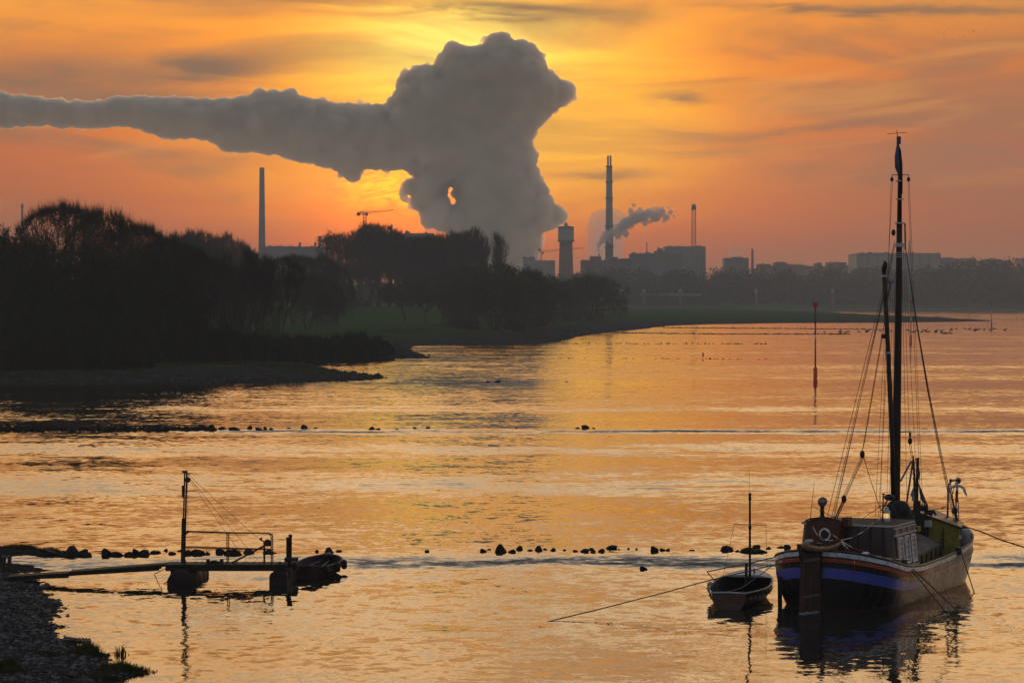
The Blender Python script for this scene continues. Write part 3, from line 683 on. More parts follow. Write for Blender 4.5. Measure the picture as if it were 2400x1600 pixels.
def building(label, D, blocks, m, depth=28, roofs=(), ribs=0, vents=(), name='factory_building', cat='building', windows=None, zb=4.0):
    x0 = min(b[0] for b in blocks); x1 = max(b[1] for b in blocks)
    e = empty(name, ((x0 + x1) / 2 / 1 * D / FPX - 1200 / FPX * D, D, zb), label, cat, 'buildings on the far skyline')
    for q, (a, b, top) in enumerate(blocks):
        w_ = MB(); bx(w_, a, b, top, 720, D + q * 2.5, depth, zb); w_.build('wall', m, e)
        r_ = MB(); bx(r_, a - .5, b + .5, top - 1.2, top, D + q * 2.5 - 1.0, depth + 2.0); r_.build('roof', M['clad_d'], e)
        ru = random.Random(int(a * 7 + top)); up = P(a, top, D + q * 2.5)
        for g_ in range(max(2, int((b - a) / 12))):
            w2 = ru.uniform(1.5, 6); xa = ru.uniform(a + 1, b - 1 - w2); hh = ru.choice((1.0, 1.4, 2.0, 2.8)); rb2 = MB(); bx(rb2, xa, xa + w2, top - 1.2 - hh, top - 1.1, D + q * 2.5 + 4 + g_ % 3, 5); rb2.build('roof_unit', M['clad_d'], e)
        if b - a > 30:
            rl = MB()
            for g_ in range(int((b - a) / 3)): p_ = P(a + g_ * 3, top - 1.2, D + q * 2.5 - .6); rl.tube([p_, p_ + Vector((0, 0, 1.1))], .06, 3)
            p0, p1 = P(a, top - 1.2, D + q * 2.5 - .6), P(b, top - 1.2, D + q * 2.5 - .6); rl.tube([p0 + Vector((0, 0, 1.1)), p1 + Vector((0, 0, 1.1))], .07, 3); rl.build('roof_rail', M['steel'], e)
        if ribs:
            n = max(2, int((b - a) / ribs))
            rb = MB()
            for i in range(n + 1):
                xx = a + (b - a) * i / n; rb_ = P(xx, top, D + q * 2.5 - .5); rb.box((rb_.x, rb_.y, (rb_.z + zb) / 2), (.8, .6, rb_.z - zb - .6))
            rb.build('wall_rib', M['clad_d'], e)
    for (a, b, top, bot) in roofs:
        r_ = MB(); bx(r_, a, b, top, bot, D + 6, 10); r_.build('roof_house', M['clad_d'], e)
    for (a, top, bot, w_) in vents:
        r_ = MB(); c = P(a, bot, D + 8); r_.lathe(c, [(w_ * D / FPX / 2, -1), (w_ * D / FPX / 2, (bot - top) / FPX * D)], 8); r_.build('vent_pipe', M['steel'], e)
    if windows:
        for (a, b, top, rows, pitch) in windows:
            n = int((b - a) / pitch)
            for r_i in range(rows):
                for i in range(n):
                    g = MB(); cx = a + (i + .5) * pitch; cyy = top + 5 + r_i * 7; c = P(cx, cyy, D - .06); g.box(c, (pitch * .55 / FPX * D, .16, 1.7)); g.build('window', M['glass_d'], e)
    return e
building('stepped flat factory block left of the water tower', 2750, [(1226, 1254, 604), (1252, 1301, 612)], M['clad'])
building('low brick works with a steaming roof vent, below the tall ringed chimney', 2720, [(1362, 1446, 611), (1384, 1409, 602), (1438, 1478, 608)], M['brick'], roofs=[(1428, 1448, 602, 611), (1452, 1477, 606, 608)], vents=[(1404, 594, 603, 3)], windows=[(1366, 1426, 614, 2, 8)])
building('broad dark works hall left of the lattice mast', 2700, [(1480, 1598, 595)], M['clad_d'], depth=60, roofs=[(1534, 1560, 588, 595), (1541, 1553, 582, 589), (1512, 1524, 591, 595)], vents=[(1516, 567, 595, 2.2), (1543, 578, 584, 2.5)], ribs=24)
building('tallest flat topped works hall carrying the lattice mast', 2740, [(1560, 1653, 579)], M['clad'], depth=50, ribs=7, vents=[(1575, 576, 580, 2), (1600, 576, 580, 2)])
building('small cubic hall beside the short black stack', 2800, [(1698, 1755, 606)], M['clad_d'], roofs=[(1716, 1740, 602, 606)])
building('long low row of flat roofs right of the short black stack', 2850, [(1778, 1806, 620), (1805, 1845, 624), (1817, 1845, 616), (1844, 1882, 621), (1880, 1942, 625), (1914, 1927, 618), (1942, 1984, 616), (1984, 2012, 623)], M['brick'], vents=[(1832, 613, 617, 6)])
building('wide grey hall right behind the barge mast', 2650, [(2009, 2204, 595)], M['clad'], depth=70, ribs=22, roofs=[(2072, 2084, 591, 595)])
building('pale lower hall at the right end of the wide grey hall', 2680, [(2200, 2288, 607)], M['concrete'], depth=50, roofs=[(2218, 2232, 603, 607)], windows=[(2204, 2284, 611, 1, 9)])
building('flat roofed block in the wood far at the right', 2760, [(2300, 2368, 612), (2310, 2345, 609)], M['clad_d'])
building('pale low shed in front of the wide grey hall', 2560, [(2000, 2190, 634)], M['concrete'], depth=20)
building('block cut by the right picture edge', 2760, [(2396, 2440, 606)], M['clad_d'])
building('long flat works roof behind the left trees', 2500, [(612, 758, 579)], M['clad_d'], depth=60, roofs=[(640, 665, 577, 579)], vents=[(703, 570, 580, 4), (739, 570, 580, 4), (703, 568, 571, 6), (739, 568, 571, 6)])
building('dark building behind the domed grove', 2450, [(945, 1015, 548), (950, 958, 543)], M['clad_d'])
building('distant shed left of the domed grove', 2500, [(775, 800, 608)], M['concrete'])

e = empty('pipe_bridge', P(1462, 640, 2715), 'pipe bridge on trestles linking the brick works and the broad dark hall', 'pipe bridge')
for dz in (0, 2.2, 3.6): MB().tube([P(1440, 618, 2712) + Vector((0, 0, dz)), P(1484, 618, 2712) + Vector((0, 0, dz))], .5 if dz else .8, 6).build('pipe', M['steel'], e)
for px in (1444, 1458, 1472): lattice(MB(), P(px, 650, 2712), P(px, 617, 2712), 2.4, 2.0, 5, .2).build('trestle', M['steel'], e)
def chimney(label, x, ytop, ybot, w0, w1, D, m, rings=(), name='chimney', flues=0):
    e = empty(name, P(x, ybot, D), label, 'chimney', 'chimneys on the skyline'); k = D / FPX
    b = MB(); b.lathe(P(x, ybot, D), [(w1 * k / 2, 0), (w0 * k / 2, (ybot - ytop) * k)], 16); b.build('shaft', m, e, True)
    for y in rings:
        f = (ybot - y) / (ybot - ytop); wr = (w1 + (w0 - w1) * f) * k / 2; r_ = MB()
        r_.lathe(P(x, y, D), [(wr + .2, -.5), (wr + 1.0, -.4), (wr + 1.0, .5), (wr + .2, .6)], 16); r_.build('platform', M['steel'], e)
    for i in range(flues):
        f_ = MB(); c = P(x + (i - (flues - 1) / 2) * 6.0, ytop, D); f_.lathe(c, [(2.2 * k, -.1), (2.2 * k, 24 * k)], 10); f_.build('flue', m, e)
    return e
chimney('tall plain tapering concrete stack above the left trees', 614, 393, 640, 11.5, 18, 2600, M['concrete'], rings=())
chimney('tall twin-flued chimney with platforms right of the water tower', 1428, 389, 640, 13.5, 20, 2760, M['concrete'], rings=(390, 427, 465, 530, 580), flues=2)
chimney('short plain black stack in the middle of the right skyline', 1763.5, 583, 640, 5, 6, 2820, M['brick'])
chimney('short stack with a broad cap above the flat roof, left', 750, 558, 640, 6.5, 7.5, 2480, M['concrete'], rings=(557, 555))
chimney('thin stack at the left picture edge above the trees', 52, 477, 560, 4, 7, 2500, M['steel'], rings=(484,))
chimney('short stack behind the domed grove', 918, 526, 580, 5, 6, 2500, M['concrete'])

def water_tower():
    D = 2600; k = D / FPX; c = P(1326.5, 660, D); e = empty('water_tower', c, 'brick water tower with a wide drum and pointed cap', 'water tower')
    h = lambda y: (660 - y) * k
    b = MB(); b.lathe(c, [(17.5 * k, 0), (15.2 * k, h(567))], 20); b.build('tower_shaft', M['brick'], e, True)
    for dx_ in (-13, -6.5, 0, 6.5, 13):
        p_ = MB(); p_.box((c.x + dx_ * k, D - 15.8 * k, c.z + h(610)), (1.1, .6, h(570))); p_.build('pilaster', M['brick'], e)
    d = MB(); d.lathe(c, [(15.5 * k, h(568)), (19.8 * k, h(565)), (19.8 * k, h(563)), (18.6 * k, h(562)), (18.6 * k, h(534))], 24); d.build('tank_drum', M['concrete'], e, True)
    g = MB(); g.lathe(c, [(20.6 * k, h(565)), (20.6 * k, h(563.6))], 24); g.build('gallery', M['steel'], e)
    r_ = MB(); r_.lathe(c, [(19.4 * k, h(534)), (19.4 * k, h(531.5)), (8 * k, h(529.5)), (4 * k, h(529)), (4 * k, h(526)), (5 * k, h(525.6)), (.4 * k, h(521))], 20); r_.build('roof', M['clad_d'], e)
water_tower()

e = empty('lattice_mast', P(1626, 579, 2750), 'tall square lattice mast on the highest works hall', 'mast')
lattice(MB(), P(1626, 579, 2750), P(1626, 492, 2750), 4.0, 3.6, 14, .26).build('lattice_shaft', M['steel'], e)
hb = MB(); hb.box(P(1626, 488, 2750), (4.6, 4.6, 3.2)); hb.box(P(1626, 482, 2750), (3.2, 3.2, 2.6)); hb.tube([P(1624, 484, 2750), P(1623, 478, 2750)], .3, 4); hb.tube([P(1628, 484, 2750), P(1629, 477, 2750)], .3, 4)
hb.build('mast_head', M['steel'], e)
def crane(label, D, xm, ytop, ybot, xj, yj, xc, ycb, cab=True):
    e = empty('tower_crane', P(xm, ybot, D), label, 'crane', 'tower cranes on the skyline')
    lattice(MB(), P(xm, ybot, D), P(xm, ytop, D), 2.0, 2.0, 8, .20).build('crane_mast', M['steel'], e)
    j = MB(); lattice(j, P(xm, ytop, D), P(xj, yj, D), 1.3, .8, 16, .07); j.build('jib', M['steel'], e)
    lattice(MB(), P(xm, ytop, D), P(xc, ycb, D), 1.6, 1.4, 4, .14).build('counter_jib', M['steel'], e)
    w_ = MB(); w_.box(P(xc + 1, ycb + 2, D), (2.2, 1.8, 2.2)); w_.build('counterweight', M['clad_d'], e)
    c_ = MB(); c_.box(P(xm + 4, ytop + 3, D - 1), (2.0, 1.8, 2.0)); c_.build('cab', M['clad_d'], e)
    t_ = MB(); t_.tube([P(xm - .5, ytop, D), P(xm, ytop - 6, D), P(xm + 12, ytop, D)], .1, 4); t_.tube([P(xm, ytop - 6, D), P(xj * .45 + xm * .55, yj * .45 + ytop * .55 - .5, D)], .06, 3); t_.tube([P(xm, ytop - 6, D), P(xc, ycb, D)], .12, 3)
    t_.build('tie_bars', M['steel'], e)
crane('tower crane with its jib before the glowing sky, above the domed grove', 1900, 855, 499, 560, 924, 492, 839, 500)
crane('faint tower crane left of the water tower, jib passing behind it', 2900, 1268, 590, 622, 1366, 581, 1263, 583)
# pylon and far dolphins
e = empty('power_pylon', P(2131, 600, 2780), 'faint lattice pylon above the wide grey hall', 'pylon')
lattice(MB(), P(2131, 600, 2780), P(2131, 564, 2780), 2.6, .5, 9, .16).build('lattice_shaft', M['steel'], e)
pa = MB(); pa.tube([P(2128, 573, 2780), P(2134, 573, 2780)], .15, 4); pa.tube([P(2129, 568, 2780), P(2133, 568, 2780)], .15, 4); pa.build('cross_arm', M['steel'], e)
for (px, wh) in ((1457, '1'), (1509, '2'), (1594.5, '3'), (1772, '4'), (1952, '5')):
    D = 2268; zb = -.6
    lb = {1457: 'dark far dolphin post with a pale board, leftmost of five', 1509: 'dark dolphin post with a pale board, left end of the long pale wall', 1594.5: 'dark dolphin post with a pale board before the long pale wall',
          1772: 'dark far dolphin post with a pale board below the short black stack', 1952: 'dark dolphin post with a pale board near the red beacon top'}[px]
    c = P(px, 690, D); e = empty('dolphin_post', (c.x, D, zb), lb, 'mooring post', 'dolphin posts along the far bank')
    b = MB(); b.tube([(c.x, D, zb), (c.x, D, P(0, 687, D).z)], 1.1, 8); b.build('post', M['steel'], e)
    b = MB(); p_ = P(px, 682, D - 1.2); b.box(p_, (2.6, .2, 3.4)); b.build('board', M['concrete'], e)
    b = MB(); b.lathe((c.x, D, P(0, 687, D).z), [(1.4, 0), (1.4, .5), (.6, .9)], 8); b.build('cap', M['steel'], e)
e = empty('long_wall', P(1570, 700, 2330), 'long pale low wall on the far bank below the works', 'wall')
b = MB(); bx(b, 1500, 1645, 688.5, 694, 2330, 1.2); b.build('wall_body', M['clad_d'], e)
b = MB(); bx(b, 1499, 1646, 687.6, 688.4, 2329.6, 2.0); b.build('coping', M['concrete'], e)

# small steam clouds
M['steam_d'] = smoke_mat('stack_steam', (.80, .80, .80), .20)
puffs = [(1402, 586, 4), (1404, 573, 6), (1413, 562, 9), (1425, 552, 11), (1437, 544, 10), (1449, 552, 8), (1456, 534, 13), (1471, 521, 14), (1489, 511, 15), (1479, 495, 7), (1485, 481, 4.5), (1481, 470, 2.5), (1507, 507, 14), (1521, 499, 11), (1536, 508, 13),
         (1551, 497, 10), (1561, 510, 8), (1571, 498, 6), (1579, 507, 3.5), (1540, 489, 5), (1512, 523, 7), (1467, 548, 8), (1430, 566, 5), (1441, 574, 3), (1530, 488, 4), (1566, 486, 3), (1500, 492, 6), (1555, 519, 4), (1585, 497, 2.5), (1590, 505, 2), (1574, 483, 2.2), (1412, 546, 3), (1444, 530, 5), (1524, 520, 5)]
_rp = random.Random(5); more_ = []
for (x, y, r_) in puffs:
    for q in range(5): an_ = _rp.uniform(0, 6.283); rr_ = r_ * _rp.uniform(.18, .45); more_.append((x + math.cos(an_) * r_ * .95, y + math.sin(an_) * r_ * .95, rr_))
tag(smoke_body('steam_plume', puffs + more_, 2735, 4, 1.1, M['steam_d'], [(9, 3), (4, 1.6)], 5), 'blue grey steam drifting right from the works vent across the tall chimney', 'smoke plume')
M['steam_f'] = smoke_mat('far_steam', (.85, .80, .78), .012)
sp = [(1372, 640), (1376, 540), (1388, 500), (1412, 488), (1440, 490), (1462, 498), (1470, 520), (1462, 560), (1460, 640)]
tag(smoke_body('steam_cloud', circles_fill(sp, 24, 4, 160, 12), 6000, 30, 3.5, M['steam_f'], [(40, 16), (14, 7)], 6), 'faint round steam cloud far behind the tall twin chimney', 'steam cloud')
M['steam_g'] = smoke_mat('thin_steam', (.85, .84, .84), .018)
sp = [(1704, 606), (1698, 592), (1708, 580), (1730, 576), (1756, 580), (1750, 590), (1740, 596), (1738, 606)]
tag(smoke_body('steam_cloud', circles_fill(sp, 10, 2, 70, 13), 2850, 8, 2.0, M['steam_g'], [(14, 6)], 7), 'thin steam wisp over the small cubic hall', 'steam cloud')
sp = [(988, 560), (1000, 520), (1002, 498), (1014, 478), (1030, 462), (1048, 466), (1058, 486), (1050, 508), (1040, 530), (1046, 560)]
tag(smoke_body('steam_cloud', circles_fill(sp, 12, 2, 100, 14), 2900, 8, 2.0, M['steam_g'], [(14, 6), (6, 2)], 8), 'pale steam puff in front of the big cloud over the domed grove', 'steam cloud')
# ================================================================== RIVER FURNITURE
def beacon(label, px, base, ytop, k=1.0):
    D = W(px, base).y; c = W(px, base); s = D / FPX; e = empty('river_beacon', c, label, 'beacon', 'red beacons standing in the river'); H = (base - ytop) * s
    at = lambda f: (c.x, c.y, H * f)
    r1 = .27; r2 = .115
    b = MB(); b.lathe(c, [(r1 * 1.15, -.8), (r1 * 1.15, H * .03), (r1, H * .035), (r1, H * .185), (r2, H * .20)], 10); b.build('base_tube', M['red'], e, True)
    for f0, f1, m in ((.20, .51, 'red'), (.51, .60, 'white'), (.60, .735, 'red'), (.735, .915, 'steel')):
        b = MB(); b.tube([at(f0), at(f1)], r2, 8); b.build('shaft', M[m], e, True)
    b = MB(); b.lathe(at(.905), [(.05, 0), (H * .036, H * .08), (H * .036, H * .095)], 4 if False else 14); b.build('top_mark', M['red'], e)
    return e
beacon('nearest tall red beacon with an inverted cone top, left of the barge', 1911, 897, 709)
beacon('middle red beacon with an inverted cone top, seen through the barge rigging', 2135, 806, 704)
beacon('far red beacon at the right, standing on open water', 2324, 768, 701)
D_ = W(2272, 742).y; c = W(2272, 742)
e = empty('channel_post', c, 'thin dark post on the far low groyne, right', 'post'); MB().tube([(c.x, c.y, -.5), (c.x, c.y, 3.6)], .22, 6).build('shaft', M['steel'], e); MB().ball((c.x, c.y, 3.8), .4, nu=6, nv=4).build('post_cap', M['steel'], e)
c = W(1947, 729.5)
e = empty('channel_post', c, 'short thin post at the far end of the grassy spit', 'post'); MB().tube([(c.x, c.y, -.5), (c.x, c.y, 9)], .25, 6).build('shaft', M['steel'], e); MB().ball((c.x, c.y, 9), .5, nu=6, nv=4).build('post_cap', M['steel'], e)

# ------------------------------------------------------------------ stones of the groynes
ROCKS = []
def rock_mesh(seed, flat=.7):
    rnd = random.Random(seed); bm = bmesh.new(); bmesh.ops.create_icosphere(bm, subdivisions=2, radius=1.0)
    cuts = [(Vector((rnd.gauss(0, 1), rnd.gauss(0, 1), rnd.gauss(0, 1))).normalized(), rnd.uniform(.28, .62)) for _ in range(8)]
    for v in bm.verts:
        for n_, d_ in cuts:
            k = v.co.dot(n_) - d_
            if k > 0: v.co -= n_ * k * .9
        v.co *= 1 + .10 * mnoise.noise(v.co * 2.2 + Vector((seed, 0, 0)))
    zs = [v.co.z for v in bm.verts]
    me = bpy.data.meshes.new('rock'); bm.to_mesh(me); bm.free(); me.materials.append(M['rock'])
    X_ = [v.co.x for v in me.vertices]; k = 1 / max(max(X_), -min(X_))
    for v in me.vertices: v.co *= k
    return me
ROCKS = [rock_mesh(i * 7 + 1) for i in range(7)]
_rr = random.Random(9)
def rock(px, ybase, wpx, hpx, label, group, kind=None):
    """stone standing in the water: width and height in photo pixels, waterline at row ybase"""
    c = W(px, ybase); s = c.y / FPX; me = ROCKS[kind if kind is not None else _rr.randrange(7)]
    o = bpy.data.objects.new('groyne_rock', me); link(o); zt = max(v.co.z for v in me.vertices)
    rx = wpx * s / 2 * 1.15; h = hpx * s; o.scale = (rx, rx * .8, (h + rx * .25) / zt * .8); o.location = (c.x, c.y + rx * .5, h - o.scale.z * zt)
    o.rotation_euler = (0, 0, _rr.choice((0, 3.14)) + _rr.uniform(-.25, .25)); return tag(o, label, 'rock', group)
g1 = 'rocks of the near groyne'
near_rocks = [  # x, waterline y, width, height
    (98, 1304, 40, 10), (118, 1303, 55, 18), (148, 1304, 40, 14), (168, 1303, 36, 24), (188, 1303, 34, 16), (205, 1304, 26, 10),
    (249, 1303, 25, 19), (272, 1303, 30, 11), (302, 1303, 24, 11), (320, 1301, 20, 16), (338, 1301, 30, 14), (356, 1297, 16, 8), (370, 1296, 14, 6), (388, 1291, 10, 6), (401, 1299, 20, 7),
    (421, 1292, 16, 5), (440, 1300, 22, 12), (464, 1300, 34, 14), (488, 1299, 12, 7), (516, 1296, 23, 12), (545, 1301, 42, 14), (582, 1297, 28, 12), (629, 1297, 26, 9), (640, 1296, 18, 4),
    (742, 1293, 11, 5), (771, 1296, 20, 14), (793, 1292, 16, 4),
    (1002, 1294, 13, 6), (1134, 1293, 16, 8), (1146, 1288, 10, 3), (1178, 1295, 32, 21), (1200, 1295, 18, 8), (1219, 1288, 17, 10), (1243, 1291, 18, 4), (1263, 1290, 20, 12), (1278, 1288, 10, 4), (1294, 1290, 17, 7),
    (1322, 1290, 10, 4), (1349, 1292, 12, 4), (1371, 1294, 20, 9), (1385, 1288, 13, 5), (1390, 1294, 12, 6), (1410, 1293, 15, 8), (1434, 1286, 26, 9), (1452, 1288, 8, 3), (1474, 1287, 8, 4), (1492, 1288, 6, 4),
    (1536, 1292, 20, 13), (1553, 1290, 14, 6), (1564, 1290, 12, 5), (1621, 1290, 15, 3), (1702, 1291, 33, 13), (1728, 1293, 10, 5), (1752, 1295, 34, 13), (1777, 1295, 42, 9), (1776, 1284, 22, 8), (1799, 1286, 17, 5), (1830, 1284, 18, 5), (1846, 1284, 15, 9), (1845, 1289, 13, 5)]
ordn = ['first', 'second', 'third', 'fourth', 'fifth', 'sixth', 'seventh', 'eighth', 'ninth', 'tenth', 'eleventh', 'twelfth', 'thirteenth', 'fourteenth', 'fifteenth', 'sixteenth', 'seventeenth', 'eighteenth', 'nineteenth', 'twentieth', 'twenty-first', 'twenty-second', 'twenty-third', 'twenty-fourth', 'twenty-fifth', 'twenty-sixth', 'twenty-seventh', 'twenty-eighth', 'twenty-ninth', 'thirtieth']
ordn += ['thirty-' + q for q in ordn[:9]] + ['fortieth'] + ['forty-' + q for q in ordn[:9]] + ['fiftieth'] + ['fifty-' + q for q in ordn[:9]] + ['sixtieth']
near_rocks.sort(); mast_i = sum(1 for r_ in near_rocks if r_[0] < 431); big_i = [i for i, r_ in enumerate(near_rocks) if r_[0] == 1178][0]
for i, (x, y, w_, h) in enumerate(near_rocks):
    sz = 'big' if w_ > 29 else 'small' if w_ < 15 else 'medium'
    shp = 'pointed' if h > w_ * .62 else 'low flat' if h < w_ * .4 else 'lumpy'
    if i < mast_i: lb = f'{sz} {shp} rock, {ordn[mast_i - 1 - i]} to the left of the jetty mast'
    elif x < 700: lb = f'{sz} {shp} rock behind the jetty rail, {ordn[i - mast_i]} to the right of the jetty mast'
    elif x == 1178: lb = 'biggest round boulder of the near groyne, alone in mid river'
    elif x < 1178: lb = f'{sz} {shp} rock, {ordn[big_i - 1 - i]} to the left of the big round boulder'
    elif x < 1690: lb = f'{sz} {shp} rock, {ordn[i - big_i - 1]} to the right of the big round boulder'
    else: lb = f'{sz} {shp} rock behind the rowing boat mast, {ordn[i - big_i - 1]} right of the big boulder'
    rock(x, y, w_, h, lb, g1, 2 if x == 1178 else None)
rock(1510, 1335, 19, 9, 'single rounded stone alone in the water before the groyne, mid right', None)
g2 = 'stones of the second groyne'
_r2 = random.Random(33); row2 = []; x = 2.0
while x < 500:
    w_ = _r2.uniform(11, 24); row2.append((x, 1008 + _r2.uniform(-1, 1.5), w_, w_ * _r2.uniform(.35, .55))); x += w_ * .62
row2 += [(468, 1006, 18, 8), (487, 1006, 12, 6), (503, 1008, 14, 4), (519, 1006, 14, 5), (548, 1008, 24, 6), (585, 1005, 11, 6), (608, 1008, 18, 5), (622, 1007, 10, 6), (637, 1007, 12, 4), (676, 1004, 14, 2), (711, 1004, 16, 7), (740, 1004, 12, 2), (868, 1006, 18, 5), (884, 1007, 12, 3),
         (931, 1006, 10, 2), (972, 1004, 8, 3), (1003, 1003.5, 10, 3), (1210, 1003.5, 7, 2), (1353, 1003.5, 9, 2), (1372, 1003.5, 17, 6), (1390, 1004, 8, 2)]
row2.sort()
for i, (x, y, w_, h) in enumerate(row2):
    lb = 'top stone of the pair standing alone near the middle of the second groyne' if x == 1372 else f'dark stone in the second groyne row, {ordn[min(i, 59)]} from its left end'
    o = rock(x, y, w_ * 1.1, h * 1.35, lb, g2)
for (x, y, w_, h, lb) in ((1146, 895.5, 13, 3, 'left flat stone of the pair in mid river beyond the second groyne'), (1168, 895, 15, 4, 'right flat stone of the pair in mid river beyond the second groyne'), (1328, 895, 6, 2, 'tiny stone in mid river, right of the flat pair'),
                          (830, 873, 14, 5, 'dark stone on the tip of the left beach spit'), (800, 893.5, 6, 3, 'small stone at the water edge of the left beach spit'), (1666, 841, 9, 3, 'little stone in the water right of the standing heron'), (1694, 841, 6, 2, 'tiny stone further right of the standing heron')):
    rock(x, y, w_, h, lb, None)
def stone_ridge(name, label, pts, step, wpx, hpx, seed, gaps=0.0):
    rnd = random.Random(seed); mb = MB(); src = [(ROCKS[k].vertices, [tuple(p.vertices) for p in ROCKS[k].polygons]) for k in range(3)]
    for (x0, y0), (x1, y1) in zip(pts[:-1], pts[1:]):
        n = int(abs(x1 - x0) / step)
        for i in range(n):
            if rnd.random() < gaps: continue
            f = (i + rnd.random()) / n; x = x0 + (x1 - x0) * f; y = y0 + (y1 - y0) * f + rnd.uniform(-.4, .4); c = W(x, y); s = c.y / FPX
            r_ = wpx * s * rnd.uniform(.3, .75); hz = hpx * s * rnd.uniform(.5, 1.3); vv, ff = src[rnd.randrange(3)]
            mb.add([(c.x + v.co.x * r_, c.y + v.co.y * r_ * 2.0, v.co.z * hz) for v in vv], ff)
    return tag(mb.build(name, M['rock']), label, 'stone groyne', kind='stuff')
stone_ridge('groyne_stones', 'dark low stone row reaching out from the shore bend', [(1440, 780.5), (1700, 783), (1990, 783.5)], 3.0, 6, 3.0, 1)
stone_ridge('groyne_stones', 'furthest dark stone row along the grassy spit', [(1552, 768), (1800, 770), (1990, 771), (2090, 773)], 3.0, 6, 2.6, 2)
stone_ridge('groyne_stones', 'broken stone row at the end of the middle beach', [(1310, 804.5), (1500, 805.5), (1800, 806)], 5.0, 6, 2.4, 3, .45)
stone_ridge('groyne_stones', 'thin far stone row beyond the spit at the right', [(2185, 741.5), (2300, 742)], 3.0, 5, 1.6, 4)
stone_ridge('groyne_stones', 'faint far stone row at the right picture edge', [(2260, 748.5), (2400, 749.5)], 4.0, 5, 1.2, 5, .3)
stone_ridge('groyne_stones', 'faint broken stones in the heron row', [(1240, 839.5), (1500, 840), (1800, 842)], 9.0, 6, 1.6, 6, .6)

# ------------------------------------------------------------------ birds
M['bird'] = mat('bird_plumage', (.035, .032, .03), .9, var=.4)
M['heron'] = mat('heron_plumage', (.16, .16, .17), .9, var=.3)
c = W(1648, 840); s = c.y / FPX
e = empty('heron', c, 'grey heron standing hunched on a stone in the river', 'heron')
b = MB(); k = len(b.v)
b.tube([(c.x - .10, c.y, .30), (c.x - .05, c.y, .52), (c.x + .05, c.y, .85), (c.x + .03, c.y, 1.02), (c.x - .06, c.y, 1.10), (c.x - .16, c.y, 1.08), (c.x - .40, c.y, 1.03)], [.05, .16, .15, .08, .07, .05, .008], 8); b.build('body', M['heron'], e, True)
for dx_ in (-.05, .04): MB().tube([(c.x + dx_, c.y, -.05), (c.x + dx_, c.y, .5)], .018, 5).build('leg', M['bird'], e)
def duck_mesh():
    b = MB(); b.ball((0, 0, .08), .2, (1.25, .6, .55), 8, 5); b.tube([(.16, 0, .12), (.24, 0, .24), (.25, 0, .31)], [.07, .045, .05], 6); b.ball((.28, 0, .33), .075, nu=6, nv=4); b.tube([(.33, 0, .33), (.43, 0, .31)], [.03, .012], 4); b.tube([(-.2, 0, .1), (-.36, 0, .17)], [.07, .02], 5)
    o = b.build('water_bird', M['bird']); o.location = (0, 0, 0); return o
dk = duck_mesh(); rnd = random.Random(3); spots = []
for (x0, x1, y0, y1, n) in ((1930, 2090, 775, 779, 12), (2090, 2210, 774, 779, 16), (2200, 2300, 771, 776, 12), (2280, 2365, 771, 775, 10), (2200, 2230, 780, 783, 6), (1970, 1996, 779, 781, 3)):
    spots += [(rnd.uniform(x0, x1), rnd.uniform(y0, y1), x0) for _ in range(n)]
for i, (px, py, sec) in enumerate(spots):
    o = dk if i == 0 else dk.copy()
    if i: link(o)
    o.location = W(px, py); k = rnd.uniform(1.4, 2.0); o.scale = (k, k, k); o.rotation_euler = (0, 0, rnd.choice((0, 3.14)) + rnd.uniform(-.5, .5))
    sc_ = 'left of the barge mast' if px < 2100 else 'right of the barge mast' if px < 2215 else 'below the far right beacon' if px < 2290 else 'out towards the right picture edge'
    tag(o, 'small dark water bird resting far off, ' + sc_, 'bird', 'water birds ' + sc_)
def gull_mesh():
    b = MB(); b.ball((0, 0, 0), .16, (1, 2.1, .8), 6, 5)
    for s_ in (-1, 1): b.add([(0, .15, .03), (0, -.12, .03), (s_ * .55, -.02, .20), (s_ * .55, .16, .22), (s_ * 1.15, -.12, .05), (s_ * .6, .06, .17)], [(0, 1, 2, 3), (3, 2, 4), (5, 4, 2), (0, 3, 5)])
    return b.build('flying_bird', M['bird'])
gm = gull_mesh(); rnd = random.Random(8)
for i in range(24):
    o = gm if i == 0 else gm.copy()
    if i: link(o)
    o.location = P(rnd.uniform(2190, 2285), rnd.gauss(72, 12), 900 + rnd.uniform(-40, 40)); k = rnd.uniform(.4, .6); o.scale = (k, k, k); o.rotation_euler = (rnd.uniform(-.3, .3), rnd.uniform(-.4, .4), rnd.uniform(0, 6.28)); tag(o, 'tiny bird of the flock high in the sky, upper right', 'bird', 'flock high in the sky')

# ================================================================== NEAR BEACH
def tuft(label, px, py, wpx, hpx, n, seed, dead=False, group=None, blade=.012, kind=None):
    c = W(px, py); s = c.y / FPX; rnd = random.Random(seed); mb = MB(); w_ = wpx * s / 2; h_ = hpx * s
    for i in range(n):
        a = rnd.gauss(0, .42); x = c.x + max(-1, min(1, a)) * w_; y = c.y + rnd.uniform(-.5, .5) * max(.25, w_ * .7); z = max(0.0, gn(x, y)) - .03
        hh = h_ * (1 - .75 * min(1, abs(x - c.x) / w_) ** 1.6) * rnd.uniform(.45, 1.0); lean = Vector((rnd.gauss(0, .30), rnd.gauss(0, .2), 0)) * hh; b_ = blade * rnd.uniform(.6, 1.4)
        m1 = Vector((x, y, z + hh * .6)) + lean * .35; m2 = Vector((x, y, z + hh)) + lean
        mb.add([(x - b_, y, z), (x + b_, y, z), (m1.x + b_ * .7, m1.y, m1.z), (m1.x - b_ * .7, m1.y, m1.z), m2], [(0, 1, 2, 3), (3, 2, 4)])
    return tag(thing('grass_tuft' if not dead else 'reed_clump', mb, M['grass'], c, label, 'grass tuft' if not dead else 'reeds', group), kind=kind)
def gn(x, y): return float(near_h(poly_sd(np.array([x]), np.array([y]), near_poly), np.array([x]), np.array([y]))[0])
